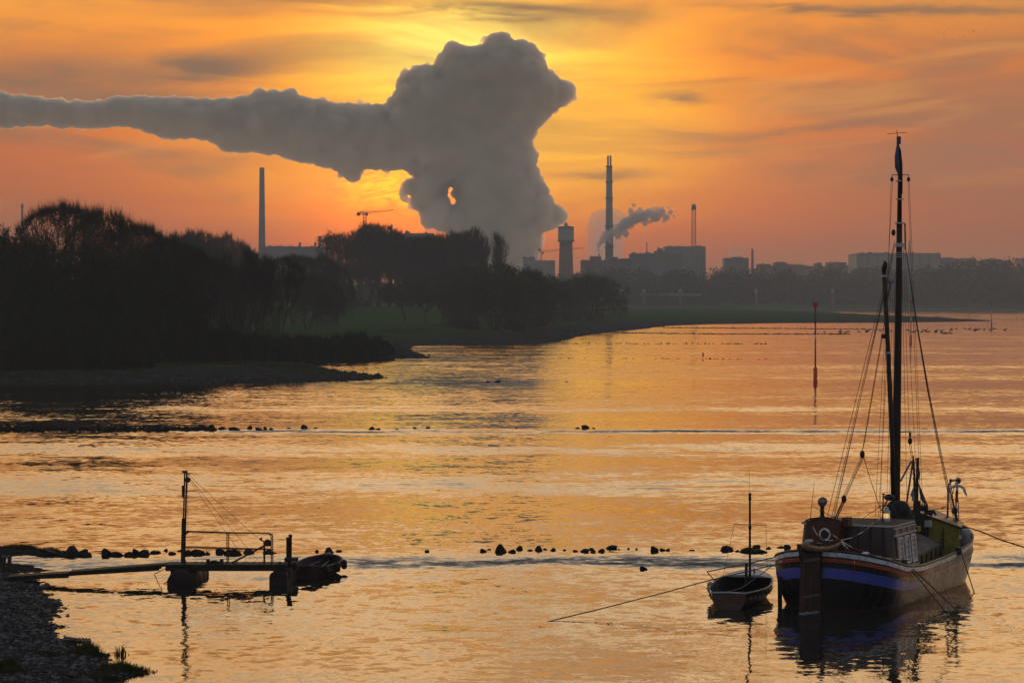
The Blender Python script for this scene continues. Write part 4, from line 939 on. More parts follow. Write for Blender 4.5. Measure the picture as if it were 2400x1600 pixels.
tuft('dense dark grass tuft on the beach point below the chain', 205, 1540, 96, 40, 700, 1)
tuft('long low grass tuft along the lowest beach point', 290, 1575, 150, 30, 900, 2)
tuft('grass tuft at the bottom picture edge below the beach point', 245, 1596, 110, 24, 500, 3)
tuft('sparse dead reed stalks standing in the water off the beach point', 284, 1534, 38, 32, 34, 4, True, blade=.016)
tuft('short stubble of reeds in the water left of the sparse reed stalks', 254, 1534, 11, 11, 26, 5, True)
tuft('grass tuft in the bottom left picture corner', 20, 1596, 90, 46, 500, 6)
tuft('dark grass fringe along the left end of the near groyne', 55, 1288, 120, 16, 700, 7, kind='stuff')
tuft('dark grass fringe beside the leftmost groyne rocks', 118, 1291, 60, 14, 300, 8, kind='stuff')
tuft('low weeds on the stony slope above the grass tufts', 110, 1545, 130, 12, 260, 10, kind='stuff')
tuft('low weeds on the stony slope at the left picture edge', 30, 1530, 120, 10, 200, 12, kind='stuff')
tuft('thin weed stems beside the middle of the sloping gangway', 172, 1341, 14, 16, 14, 9, True, blade=.008)
tuft('bushy grass crown growing on the rock behind the jetty rail', 549, 1292, 34, 10, 160, 11)
def pebbles():
    rs_ = np.random.RandomState(3); n = 30000; X = rs_.uniform(-30, -8, n); Y = rs_.uniform(86, 124, n); sdv = poly_sd(X, Y, near_poly); ok = sdv > -.5; X, Y, sdv = X[ok], Y[ok], sdv[ok]
    Z = near_h(sdv, X, Y); r_ = np.exp(rs_.normal(-3.4, .65, len(X))); r_ = np.clip(r_, .02, .16)
    base = np.array([(1, 0, 0), (-1, 0, 0), (0, 1, 0), (0, -1, 0), (0, 0, 1), (0, 0, -1)], float); f = [(0, 2, 4), (2, 1, 4), (1, 3, 4), (3, 0, 4)]
    v = base[None] * (r_[:, None, None] * (.6 + .7 * rs_.rand(len(X), 6, 1))) * np.array([1.2, 1.0, .6]) + np.stack([X, Y, Z], 1)[:, None]
    ff = (np.array(f)[None] + (np.arange(len(X)) * 6)[:, None, None]).reshape(-1, 3)
    me = bpy.data.meshes.new('pebbles'); me.from_pydata(v.reshape(-1, 3).tolist(), [], ff.tolist()); me.materials.append(M['pebble']); o = bpy.data.objects.new('pebbles', me); link(o); return tag(o, 'loose wet pebbles covering the near beach', 'pebbles', kind='stuff')
M['pebble'] = mat('pebble_stone', (.055, .055, .06), .55, var=.7, scale=3, spec=.3)
pebbles()
def chain(name, label, cat, pts, lw, group=None):
    e = empty(name, pts[0], label, cat, group); L = [Vector(p) for p in pts]; acc = []
    for a, b in zip(L[:-1], L[1:]):
        n = max(1, int((b - a).length / (lw * 1.25)))
        acc += [(a.lerp(b, i / n), (b - a).normalized()) for i in range(n)]
    for i, (p, d) in enumerate(acc):
        s_ = Vector((0, 0, 1)) if i % 2 else d.cross(Vector((0, 0, 1))).normalized()
        ring = [p + d * math.cos(t_) * lw + s_ * math.sin(t_) * lw * .62 for t_ in [6.283 * k / 10 for k in range(10)]]
        MB().tube(ring, lw * .2, 5, closed=True).build('chain_link', M['steel'], e)
    return e
chain('beach_chain', 'heavy rusty chain running from the beach into the water', 'chain', [W(150, 1497, .12), W(165, 1499, .22), W(176, 1501, .10), W(190, 1501, .20), W(213, 1502, .03)], .15)
for px, a, b, lb in ((8, 1283, 1316, 'leftmost dark post at the left picture edge by the beach'), (21, 1283, 1308, 'thin dark post just right of the leftmost beach post')):
    c = W(px, b + 4, .5); z0 = gn(c.x, c.y); h = (b + 4 - a) * c.y / FPX; e = empty('beach_post', (c.x, c.y, z0), lb, 'post')
    MB().tube([(c.x, c.y, z0 - .4), (c.x + .03, c.y, z0 + h)], [.10, .085], 8).build('post_shaft', M['black'], e); MB().lathe((c.x + .03, c.y, z0 + h), [(.10, 0), (.10, .05), (.02, .09)], 8).build('post_cap', M['black'], e)
for px, py, w_, lb in ((112, 1553, 30, 'rounded stone half sunk on the beach left of the grass tuft'), (168, 1557, 34, 'flat stone on the beach under the dense grass tuft')):
    c = W(px, py, .5); o = bpy.data.objects.new('beach_stone', ROCKS[1]); link(o); k = w_ * c.y / FPX / 2; o.scale = (k, k, k * .6); o.location = (c.x, c.y, gn(c.x, c.y) + k * .15); tag(o, lb, 'stone')

# ================================================================== JETTY
M['wood'] = mat('weathered_timber', (.04, .032, .026), .8, var=.5, scale=3, stretch=(1, 1, 6))
M['rust'] = mat('rusty_iron', (.07, .02, .012), .75, .0, var=.5, scale=4)
M['tank'] = mat('painted_tank', (.022, .017, .015), .7, .0, var=.45, scale=2, spec=.2)
JD = 118.5; zdk = 12 - (1319 - 692) / FPX * JD          # deck height
def jx(px, D=JD): return (px - 1200) / FPX * D
J = empty('jetty', (jx(530), JD, 0), 'floating landing jetty with plank deck, pipe rail and lifting mast', 'jetty')
x0, x1 = jx(391), jx(672); yb, yf = JD - .55, JD + .75
for yy in (yb + .1, (yb + yf) / 2, yf - .1): MB().box(((x0 + x1) / 2, yy, zdk - .17), (x1 - x0, .10, .22)).build('beam', M['tank'], J)
n = 34
for i in range(n):
    xa = x0 + (x1 - x0) * i / n; MB().box((xa + .07, (yb + yf) / 2, zdk - .03 + .008 * math.sin(i * 3.7)), ((x1 - x0) / n - .018, yf - yb + .03 * math.sin(i * 2.1), .05)).build('deck_plank', M['wood'], J)
# tank floats
a = W(424, 1371); b = W(452, 1348); d = (b - a); 
fl = MB(); fl.lathe((jx(421, 117.3), 117.3, .12), [(.02, -.02), (.50, 0), (.54, .05), (.54, 4.1), (.48, 4.2), (.02, 4.23)], 20, axis=(.06, 1, 0)); fo = fl.build('tank_float', M['tank'], J, True)
for q in (.8, 1.8, 2.8, 3.7):
    r_ = MB(); dv = Vector((.06, 1, 0)).normalized(); cc = Vector((jx(421, 117.3), 117.3, .12)) + dv * q; r_.lathe(cc, [(.55, 0), (.565, .02), (.565, .07), (.55, .09)], 20, axis=dv); r_.build('hoop', M['rust'], fo)
MB().box((jx(424), JD + .1, zdk - .38), (.72, 1.5, .34), taper=1.0).build('float_cradle', M['tank'], J)
fb = MB(); bc = W(652, 1373); fb.prism([(bc.x - .37, bc.y, -.3), (bc.x + .37, bc.y, -.3), (bc.x + .37, bc.y, .42), (bc.x + .30, bc.y, .54), (bc.x - .30, bc.y, .54), (bc.x - .37, bc.y, .42)], (.22, 2.4, 0)); fb.build('box_float', M['tank'], J)
MB().box((bc.x + .12, JD + .1, zdk - .40), (.74, 1.1, .34)).build('float_cradle', M['tank'], J)
# lifting mast: foot piece and twin tubes
zp = lambda py, D=JD: CAM_H + (HORIZ - py) / FPX * D
mp = lambda px, py, dy=0.0: (jx(px, JD + dy), JD + dy, zp(py, JD + dy))
MB().tube([mp(427.5, 1322), mp(433, 1105)], .032, 8).build('mast_tube', M['rust'], J); MB().tube([mp(432, 1322), mp(437.8, 1106)], .038, 8).build('mast_tube', M['rust'], J)
MB().box((jx(428.5), JD + .02, (zp(1322) + zp(1214)) / 2), (.13, .13, zp(1214) - zp(1322)), Matrix.Rotation(.022, 3, 'Y')).build('mast_foot', M['wood'], J)
MB().box((jx(433), JD, zp(1105)), (.22, .12, .09)).build('mast_cap', M['rust'], J)
MB().tube([mp(428.5, 1137), mp(428.8, 1165)], .05, 6).build('lamp_tube', M['rust'], J)
MB().lathe(mp(440, 1124, -.1), [(.05, -.06), (.12, -.05), (.12, .05), (.05, .06)], 12, axis=(0, 1, 0)).build('pulley', M['rust'], J)
MB().tube([mp(439, 1112), mp(443, 1110), mp(444, 1113), mp(441, 1116)], .015, 5).build('shackle', M['rust'], J)
# pipe rails on both sides of the deck
for dy, xo in ((-.45, 0), (.62, 4.5)):
    pts = [mp(437 + xo, 1244 + xo * .3, dy), mp(530, 1247 + xo * .3, dy), mp(627 + xo * .6, 1249, dy), mp(632 + xo * .8, 1250.5, dy), mp(635 + xo * .8, 1254, dy), mp(635.5 + xo * .8, 1262, dy), mp(636 + xo * .8, 1322, dy)]
    MB().tube(pts, .026, 6).build('hand_rail', M['rust'], J)
    MB().tube([mp(434, 1280.5 + xo * .5, dy), mp(635 + xo * .8, 1285.5 + xo * .5, dy)], .02, 6).build('knee_rail', M['rust'], J)
    MB().tube([mp(532 + xo, 1247, dy), mp(532 + xo * .7, 1322, dy)], .024, 6).build('rail_post', M['rust'], J)
MB().tube([mp(434, 1250), mp(443, 1244)], .06, 6).build('rail_clamp', M['rust'], J)
# winch with crank on its strut
MB().tube([mp(619.5, 1320), mp(619.5, 1270)], .042, 8).build('winch_post', M['rust'], J)
MB().tube([mp(544, 1318), mp(618, 1279)], .045, 6).build('winch_strut', M['rust'], J)
MB().lathe(mp(626, 1272, -.12), [(.08, 0), (.15, .01), (.15, .22), (.08, .24)], 12, axis=(0, 1, 0)).build('winch_drum', M['rust'], J)
MB().box(mp(626, 1275), (.30, .16, .14)).build('winch_body', M['rust'], J)
MB().tube([mp(622, 1270), mp(616, 1267), mp(609, 1263)], .03, 6).build('crank', M['rust'], J); MB().prism([mp(606, 1262, -.05), mp(615, 1258, -.05), mp(613, 1266, -.05)], (0, .1, 0)).build('crank_grip', M['rust'], J)
# coiled gear and cleats on the deck
for px, w_, h in ((489, .14, 11), (496, .20, 6), (503, .22, 8), (511, .18, 6), (521, .13, 11)):
    MB().box((jx(px), JD - .2, zdk + h / FPX * JD / 2), (w_, .26, h / FPX * JD)).build('deck_gear', M['black'], J)
MB().tube([(jx(436), JD - .4, zdk), (jx(436), JD - .4, zdk + .16)], .05, 8).build('cleat_post', M['black'], J); MB().tube([(jx(658), JD - .4, zdk), (jx(658), JD - .4, zdk + .10)], .06, 8).build('cleat_post', M['black'], J)
ring = [Vector(mp(526, 1330, -.5)) + Vector((math.cos(t_) * .09, 0, math.sin(t_) * .07)) for t_ in [6.283 * k / 12 for k in range(12)]]
MB().tube(ring, .012, 4, closed=True).build('mooring_ring', M['rust'], J); MB().tube([p + Vector((.08, 0, .01)) for p in ring], .012, 4, closed=True).build('mooring_ring', M['rust'], J)
# mooring piles beside the box float
for px, top, lb, r_ in ((675, 1260, 'shorter left one of the two dark piles at the jetty end', .075), (680.5, 1253, 'taller right one of the two dark piles at the jetty end', .07)):
    e = empty('mooring_pile', (jx(px, 119.6), 119.6, 0), lb, 'pile', 'piles at the jetty end'); zt = zp(top, 119.6)
    MB().tube([(jx(px, 119.6) - .02, 119.6, -1), (jx(px, 119.6), 119.6, zt)], r_, 10).build('pile_shaft', M['tank'], e); MB().lathe((jx(px, 119.6), 119.6, zt), [(r_ + .012, -.08), (r_ + .012, .02), (.02, .03)], 10).build('pile_cap', M['rust'], e)
MB().box((jx(679), 119.4, .75), (.55, .5, .5)).build('pile_guide', M['tank'], J)
for i, (px, py, r_) in enumerate(((690, 1321, .14), (668, 1322, .12))): MB().ball(mp(px, py, -.2), r_, nu=8, nv=6).build('fender_ball', M['black'], J)
# wires from the mast head
for i, (a, b, lb) in enumerate((((442, 1112), (606, 1262), 'upper wire from the jetty mast head to the winch'), ((443, 1118), (608, 1317), 'middle wire from the jetty mast head down to the deck end'), ((441, 1120), (580, 1318), 'lowest wire from the jetty mast head down to the deck'), ((440, 1124), (440.5, 1244), 'plumb wire hanging beside the jetty mast'))):
    thing('stay_wire', MB().tube([mp(*a), mp((a[0] + b[0]) / 2, (a[1] + b[1]) / 2 + 1.5), mp(*b)], .007, 4), M['rust'], mp(*a), lb, 'wire', 'wires of the jetty mast')
thing('mooring_rope', MB().tube([mp(410, 1324), mp(385, 1333, -1), W(362, 1344, .03)], .018, 5), M['rust'], mp(410, 1324), 'slack line from the jetty deck down to the water, left of the tank float', 'rope')
thing('mooring_rope', MB().tube([W(404, 1351, .25), W(384, 1368, 0)], .018, 5), M['rust'], W(404, 1351, .25), 'chain line from the tank float slanting down left into the water', 'rope')
thing('mooring_rope', MB().tube([mp(446, 1334, .2), mp(470, 1333), mp(490, 1327)], .018, 5), M['rust'], mp(446, 1334), 'short line between the tank float and the jetty deck', 'rope')
# gangway of two sloping sections
G = empty('gangway', W(40, 1352, .3), 'long sloping plank gangway from the beach up to the jetty', 'gangway')
ga = [Vector(mp(392, 1318)), Vector(mp(376, 1320)), Vector(mp(165, 1337, .2)), Vector(mp(22, 1348, .4))]
for a, b, nn, th in ((ga[1], ga[2], 26, .2), (ga[2] + Vector((0, 0, -.04)), ga[3], 18, .16)):
    for dy in (-.42, .42): MB().prism([a + Vector((0, dy - .04, -.05)), b + Vector((0, dy - .04, -.05)), b + Vector((0, dy - .04, -.05 - th * .6)), a + Vector((0, dy - .04, -.05 - th))], (0, .08, 0)).build('side_beam', M['tank'], G)
    for i in range(nn):
        p = a.lerp(b, (i + .5) / nn); q = (b - a).normalized(); ang = math.atan2(q.z, q.x)
        MB().box(p + Vector((0, 0, -.02)), ((a - b).length / nn - .02, .98, .045), Matrix.Rotation(-ang, 3, 'Y')).build('gangway_plank', M['wood'], G)
MB().prism([ga[0] + Vector((0, -.4, 0)), ga[1] + Vector((0, -.4, 0)), ga[1] + Vector((0, -.4, -.12)), ga[0] + Vector((0, -.4, -.12))], (0, .8, 0)).build('hinge_plate', M['rust'], G)
thing('hanging_cable', MB().tube([mp(243, 1338.5, -.35), mp(270, 1340.5, -.35), mp(300, 1339.5, -.35), mp(330, 1334, -.35)], .012, 4), M['black'], mp(243, 1338), 'thin cable sagging under the gangway', 'cable')
# ================================================================== OPEN BOATS
M['hull_red'] = mat('dull_red_hull', (.045, .014, .011), .7, var=.4, scale=2, spec=.3)
M['hull_brown'] = mat('varnished_brown_hull', (.075, .042, .026), .45, var=.4, scale=2, stretch=(1, 1, 5), spec=.4)
M['boat_grey'] = mat('boat_grey_paint', (.22, .24, .27), .55, var=.3, scale=2)
M['boat_dim'] = mat('dull_gunwale_paint', (.06, .06, .065), .7, var=.3, scale=2)
M['boat_blue'] = mat('pale_deck_paint', (.34, .37, .43), .5, var=.25, scale=2)
M['boat_in'] = mat('dark_boat_inside', (.028, .025, .024), .8, var=.4, scale=3)
M['rope'] = mat('mooring_rope', (.075, .062, .05), .9, var=.4, scale=12)
M['rope_pale'] = mat('pale_rope', (.26, .27, .27), .9, var=.3, scale=12)
M['rubber'] = mat('fender_rubber', (.014, .014, .014), .7, var=.3, scale=3)
def open_boat(name, O, head, L, beam, fb, label, hullm, deckm, tr=.6, bow_rise=.45, deck_f=.72, thwarts=(.22, .45), bow_pow=2.2):
    c, s_ = math.cos(R(head)), math.sin(R(head)); O = Vector(O)
    B = lambda r, f, z: Vector((O.x + r * c + f * s_, O.y - r * s_ + f * c, z))
    hbf = lambda t_: beam / 2 * (tr + (1 - tr) * math.sin(min(1, t_ / .5) * math.pi / 2)) if t_ < .5 else beam / 2 * max(0.002, 1 - ((t_ - .5) / .5) ** bow_pow)
    zs = lambda t_: fb * (1 + bow_rise * max(0, t_ - .35) ** 1.5 * 2 + .12 * (1 - t_) ** 3)
    e = empty(name, B(0, L / 2, 0), label, 'boat')
    T = [i / 16 for i in range(17)]
    def shell(off, zoff, flip):
        mb = MB(); rows = []
        for t_ in T:
            h = hbf(t_) - off; h = max(.001, h); z1 = zs(t_); k = 1 - max(0, t_ - .75) * 1.2
            f = t_ * L + (.0 if t_ < 1 else -off)
            rows.append([B(r * h, f, z) for r, z in ((-1, z1), (-.97, z1 * .55), (-.80 * k, .08 + zoff), (-.35 * k, -.14 + zoff), (0, -.18 + zoff), (.35 * k, -.14 + zoff), (.80 * k, .08 + zoff), (.97, z1 * .55), (1, z1))])
        for r_ in rows: mb.v += [tuple(p) for p in r_]
        for i in range(16):
            for j in range(8):
                q = (i * 9 + j, i * 9 + j + 1, (i + 1) * 9 + j + 1, (i + 1) * 9 + j); mb.f.append(q[::-1] if flip else q); mb.m.append(0)
        return mb, rows
    ho, rows = shell(0, 0, False); ho.build('hull', hullm, e, True)
    hi, _ = shell(.05, .10, True); hi.build('inner_shell', M['boat_in'], e, True)
    tm = MB(); tm.prism(rows[0], (B(0, .06, 0) - B(0, 0, 0))); tm.build('transom', hullm, e)
    for sd_ in (-1, 1):
        MB().tube([B(sd_ * (hbf(t_) + .01), t_ * L, zs(t_) + .01) for t_ in T], .035, 6).build('gunwale', deckm, e)
        MB().tube([B(sd_ * (hbf(t_) * .985 + .02), t_ * L, zs(t_) * .62) for t_ in T[:-1]], .028, 6).build('rubbing_strake', hullm, e)
    MB().tube([B(-hbf(0), .0, zs(0) + .01), B(0, -.03, zs(0) + .03), B(hbf(0), .0, zs(0) + .01)], .035, 6).build('transom_rail', deckm, e)
    fd = MB(); tt = [deck_f + (1 - deck_f) * i / 6 for i in range(7)]
    for t_ in tt: fd.v += [tuple(B(r * hbf(t_) * .97, t_ * L, zs(t_) + .02 + .10 * (1 - r * r))) for r in (-1, -.5, 0, .5, 1)]
    for i in range(6):
        for j in range(4): fd.f.append((i * 5 + j, i * 5 + j + 1, (i + 1) * 5 + j + 1, (i + 1) * 5 + j)); fd.m.append(0)
    fd.f.append((0, 1, 2, 3, 4)); fd.m.append(0)
    fd.build('foredeck', deckm, e)
    for t_ in thwarts:
        MB().box(B(0, t_ * L, zs(t_) * .66), (hbf(t_) * 1.9, .30, .04), Matrix.Rotation(-R(head), 3, 'Z')).build('thwart', deckm, e)
    for q in range(5):
        t_ = .12 + q * .13
        for sd_ in (-1, 1): MB().tube([B(sd_ * (hbf(t_) - .06), t_ * L, zs(t_) - .03), B(sd_ * (hbf(t_) * .93 - .05), t_ * L, zs(t_) * .5), B(sd_ * hbf(t_) * .7, t_ * L, .2)], .018, 4).build('rib', M['boat_in'], e)
    return e, B, hbf, zs
# boat on the jetty
rb, RB, rh, rz = open_boat('rowing_boat', (jx(718, 120.2), 120.2, 0), 10, 4.2, 1.78, .50, 'small dark red rowing boat moored at the jetty end', M['hull_red'], M['boat_dim'], tr=.68, bow_rise=.38, deck_f=.9, bow_pow=3.2)
for f_, sd_, lb in ((.35, 1, 'black fender ball at the near side of the red rowing boat'), (1.6, 1, 'black fender hanging midway along the red rowing boat'), (2.9, 1, 'black tyre fender hanging at the far right of the red rowing boat')):
    p = RB(sd_ * (rh(f_ / 4.2) + .10), f_, .38)
    thing('boat_fender', MB().lathe(p + Vector((0, 0, -.2)), [(.03, 0), (.12, .05), (.13, .2), (.12, .36), (.03, .42)], 10), M['rubber'], p, lb, 'fender', 'fenders of the red rowing boat', True)
MB().lathe(RB(-rh(.2) - .05, .9, .55), [(.08, 0), (.12, .06), (.08, .12)], 8).build('rowlock', M['black'], rb)
for sd_ in (-.3, .35): MB().tube([RB(sd_, .8, .42), RB(sd_ * .6, 3.2, .50)], .025, 6).build('oar', M['boat_dim'], rb)
# boat beside the barge
db, DB, dh, dz = open_boat('dinghy', (8.28, 108.7, 0), 12.5, 6.9, 2.30, .56, 'brown open dinghy with a signal mast, moored beside the barge', M['hull_brown'], M['boat_blue'], tr=.56, bow_rise=.62, deck_f=.74, bow_pow=2.8, thwarts=(.14,))
mz = lambda py, D: CAM_H + (HORIZ - py) / FPX * D
mb_, mt = DB(.10, 5.0, .75), None; Dm = mb_.y; xm = (1757.5 - 1200) / FPX * Dm
MB().tube([(xm, Dm, .6), (xm, Dm, mz(1166, Dm))], [.05, .04], 8).build('signal_mast', M['tank'], db)
MB().lathe((xm, Dm, mz(1172, Dm)), [(.03, 0), (.06, .02), (.06, .14), (.045, .16), (.045, .2), (.065, .21), (.065, .28), (.02, .3)], 10).build('mast_light', M['black'], db)
MB().lathe((xm, Dm, mz(1240, Dm)), [(.045, 0), (.065, .03), (.065, .13), (.045, .16)], 8).build('mast_collar', M['black'], db)
MB().tube([(xm + (1720 - 1757.5) / FPX * Dm, Dm, mz(1228, Dm)), (xm + (1795.5 - 1757.5) / FPX * Dm, Dm, mz(1229.5, Dm))], .018, 6).build('yard', M['tank'], db)
MB().tube([(xm, Dm, mz(1162, Dm)), (xm - .03, Dm, mz(1095, Dm))], .005, 4).build('aerial', M['black'], db)
MB().tube([(xm + (1720.5 - 1757.5) / FPX * Dm, Dm, mz(1230, Dm)), DB(-.85, 4.4, .82)], .007, 4).build('halyard', M['rope'], db)
MB().tube([(xm + (1795 - 1757.5) / FPX * Dm, Dm, mz(1231, Dm)), DB(.75, 5.6, .98)], .007, 4).build('halyard', M['rope'], db)
MB().tube([DB(0, 4.8, .45), DB(0.02, 4.85, 1.35)], .06, 8).build('mast_step', M['black'], db)
MB().box(DB(-.05, .95, .46), (1.55, .55, .05), Matrix.Rotation(-R(12.5), 3, 'Z')).build('stern_bench', M['boat_grey'], db)
for f_ in (5.35, 5.6): MB().tube([DB(.25, f_, .86), DB(.25, f_, 1.02), DB(.35, f_, 1.05)], .02, 5).build('cleat', M['black'], db)
for f_ in (.5, 1.0, 1.5, 2.0, 2.5, 3.0): MB().lathe(DB(dh(f_ / 6.9) + .035, f_, dz(f_ / 6.9) * .66), [(.04, -.05), (.05, 0), (.04, .05)], 8).build('rope_pad', M['boat_grey'], db)
for f_, r_, lb in ((3.1, .13, 'round buoy on the left gunwale of the brown dinghy, the largest'), (1.7, .085, 'small round buoy low on the left gunwale of the brown dinghy'), (.9, .08, 'nearest small buoy at the left quarter of the brown dinghy'), (4.3, .07, 'little red buoy forward on the left gunwale of the brown dinghy')):
    p = DB(-dh(f_ / 6.9) - .03, f_, dz(f_ / 6.9) + .02); thing('buoy', MB().ball(p, r_, nu=10, nv=8), M['rust'] if r_ < .075 else M['boat_grey'], p, lb, 'buoy', 'buoys on the brown dinghy', True)

# ================================================================== SAILING BARGE
th = R(24.2); BF = Vector((math.sin(th), math.cos(th), 0)); BR = Vector((math.cos(th), -math.sin(th), 0)); BO = Vector((11.7, 108.1, 0))
def B(r, s, z): return BO + BR * r + BF * s + Vector((0, 0, z))
LB = 15.8
def glossy(name, c, stripes):
    """tarred hull paint: dark gloss, pale vertical runs of wear and painted-in sky reflection"""
    m = bpy.data.materials.new(name); m.use_nodes = True; t = m.node_tree; b = t.nodes['Principled BSDF']
    g = t.nodes.new('ShaderNodeTexCoord'); x, y, z = sepv(t, g.outputs['Object'])
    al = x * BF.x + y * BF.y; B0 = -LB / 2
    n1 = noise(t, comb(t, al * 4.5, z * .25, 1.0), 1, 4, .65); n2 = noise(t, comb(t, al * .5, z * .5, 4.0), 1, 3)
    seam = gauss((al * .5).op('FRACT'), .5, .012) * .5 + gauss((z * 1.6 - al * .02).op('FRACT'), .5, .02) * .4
    f = (n1.step(.40, .60) * .8 * (n2.step(.3, .6) * .7 + .3)) * z.step(.0, .3) * (al - B0).step(2.8, 7.5)  # pale streaks put reflected sky into the hull colour, fading in forward
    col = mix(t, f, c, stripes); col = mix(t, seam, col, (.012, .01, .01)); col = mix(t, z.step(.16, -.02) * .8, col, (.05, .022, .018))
    n3 = noise(t, comb(t, al * 1.7, z * .35, 11.0), 1, 4, .7)
    col = mix(t, n3.step(.58, .74) * .7, col, (.085, .032, .014))
    t.links.new(col, b.inputs['Base Color']); t.links.new((n1 * .30 + .12).s, b.inputs['Roughness'])
    b.inputs['Specular IOR Level'].default_value = .14; b.inputs['Coat Weight'].default_value = .05; b.inputs['Coat Roughness'].default_value = .10; b.inputs['Coat IOR'].default_value = 1.7
    return m
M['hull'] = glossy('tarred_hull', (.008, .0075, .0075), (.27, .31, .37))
M['band_white'] = mat('white_band', (.55, .66, .75), .4, var=.45, scale=5, spec=.5, coat=.3)
M['band_blue'] = mat('blue_band', (.045, .075, .42), .42, var=.25, scale=2, spec=.4, coat=.3)
M['band_red'] = mat('red_stripe', (.34, .055, .022), .5, var=.3, scale=3)
M['band_green'] = mat('dark_green_stripe', (.012, .022, .016), .5, var=.3, scale=3)
M['cabin'] = mat('cabin_brown_paint', (.019, .015, .013), .42, var=.35, scale=2, spec=.45, coat=.25)
M['rustbox'] = mat('red_brown_paint', (.075, .028, .016), .6, var=.35, scale=3)
M['oak'] = mat('oiled_oak', (.21, .115, .050), .5, var=.4, scale=2, stretch=(1, 6, 6))
M['rudder'] = mat('rudder_timber', (.050, .024, .018), .7, var=.45, scale=2, stretch=(5, 5, .6), bump=.4)
M['deck'] = mat('grey_deck_paint', (.22, .22, .25), .6, var=.3, scale=3)
M['canvas'] = mat('hatch_canvas', (.15, .125, .12), .85, var=.3, scale=2, bump=.5)
M['olive'] = mat('olive_coaming', (.085, .085, .035), .7, var=.4, scale=3)
M['yellow'] = mat('ochre_wall', (.24, .21, .035), .65, var=.35, scale=2)
M['mast'] = mat('mast_tar', (.022, .013, .010), .55, var=.45, scale=1.5, stretch=(6, 6, .4))
M['iron_white'] = mat('white_iron', (.45, .48, .52), .5, var=.2, scale=4)
M['sail'] = mat('dark_sail_cover', (.030, .026, .024), .9, var=.4, scale=2, bump=.6)
M['flag_blue'] = mat('faded_flag', (.075, .09, .19), .85, var=.3, scale=3)
M['ring'] = mat('ring_white', (.55, .60, .66), .5, var=.15, scale=4)
M['pane_blue'] = mat('window_pane', (.16, .26, .34), .25, var=.3, scale=6, spec=.6)
M['tape_red'] = mat('tape_red', (.26, .02, .018), .5, var=.2, scale=5); M['tape_white'] = mat('tape_white', (.55, .55, .57), .5, var=.15, scale=5)
M['lamp'] = mat('lamp_glow', (.6, .45, .2), .4, emit=((1, .58, .16), .8))
zt = lambda s: float(np.interp(s, [0, .9, 1.8, 3.5, 5.7, 9, 11.5, 13.4, 14.8, LB], [2.30, 2.02, 1.80, 1.48, 1.33, 1.36, 1.47, 1.68, 1.98, 2.3]))
def hbT(s):
    a = min(1, max(0, s / 2.6)); b = min(1, max(0, (LB - s) / 3.0))
    return float(np.interp(s, [0, 4.5, 8], [2.47, 2.43, 2.33])) * max(0, 1 - (1 - a) ** 2.4) ** .5 * max(0, 1 - (1 - b) ** 2.4) ** .5
def hbW(s):
    a = min(1, max(0, (s - .05) / 3.6)); b = min(1, max(0, (LB - .3 - s) / 3.8))
    return 2.22 * max(0, 1 - (1 - a) ** 2.2) ** .62 * max(0, 1 - (1 - b) ** 2.2) ** .62
def hb(s, z):
    k = min(1, max(0, (z + .1) / (zt(s) * .85))) ** .6; k = k * k * (3 - 2 * k) * .6 + k * .4
    return (hbW(s) * (1 - k) + hbT(s) * k) * (1 if z > -.05 else .93)
SS = [0, .03, .08, .16, .28, .45, .7, 1.0, 1.4, 1.9, 2.5, 3.2, 4, 5, 6, 7, 8, 9, 10, 11, 12, 12.8, 13.4, 13.9, 14.4, 14.8, 15.1, 15.35, 15.55, 15.68, 15.76, LB]
def strip(mb, rowz, ss, out=0.0, sides=(-1, 1), mi=0):
    """rowz: list of functions z(s) from top to bottom"""
    for sd_ in sides:
        k = len(mb.v); n = len(rowz)
        for s in ss:
            for fz in rowz: z = fz(s); mb.v.append(tuple(B(sd_ * (hb(s, z) + out), s - (out if s < .5 else 0), z)))
        for i in range(len(ss) - 1):
            for j in range(n - 1):
                q = (k + i * n + j, k + i * n + j + 1, k + (i + 1) * n + j + 1, k + (i + 1) * n + j); mb.f.append(q if sd_ > 0 else q[::-1]); mb.m.append(mi)
    return mb
off = lambda d: (lambda s: zt(s) - d * (1.0 if s < 6 else 1.0))
ab = lambda f: (lambda s: (zt(s) - 1.05) * f)
BG = empty('sailing_barge', B(0, LB / 2, 0), 'old black sailing barge with a tall bare mast and painted stern bands', 'barge')
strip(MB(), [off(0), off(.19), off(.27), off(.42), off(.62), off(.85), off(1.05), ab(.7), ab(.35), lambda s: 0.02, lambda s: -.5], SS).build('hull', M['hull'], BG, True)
sst = [s for s in SS if s <= 6] ; sfull = SS
strip(MB(), [off(.012), off(.19)], SS, .014).build('white_band', M['band_white'], BG, True)
strip(MB(), [off(.26), off(.40)], sst, .012).build('red_stripe', M['band_red'], BG, True)
strip(MB(), [off(.195), off(.255)], sst, .012).build('green_stripe', M['band_green'], BG, True)
def blue_lo(s): return zt(s) - np.interp(s, [0, .5, 3, 6], [1.02, 1.04, .98, .72])
strip(MB(), [off(.62), lambda s: (zt(s) - .62 + blue_lo(s)) / 2, blue_lo], sst, .012).build('blue_band', M['band_blue'], BG, True)
for sd_ in (-1, 1):
    MB().tube([B(sd_ * hbT(s), s, zt(s) + .02) for s in SS], .05, 6).build('gunwale', M['hull'] if False else M['black'], BG, True)
    MB().tube([B(sd_ * (hb(s, zt(s) - .5) + .02), s, zt(s) - .5) for s in SS if s > 6.0], .022, 5).build('rubbing_strake', M['hull'], BG)
bw = MB(); strip(bw, [lambda s: zt(s) - .01, lambda s: zt(s) - .46], SS, -.07); bw.f = [f[::-1] for f in bw.f]; bw.build('bulwark', M['black'], BG, True)
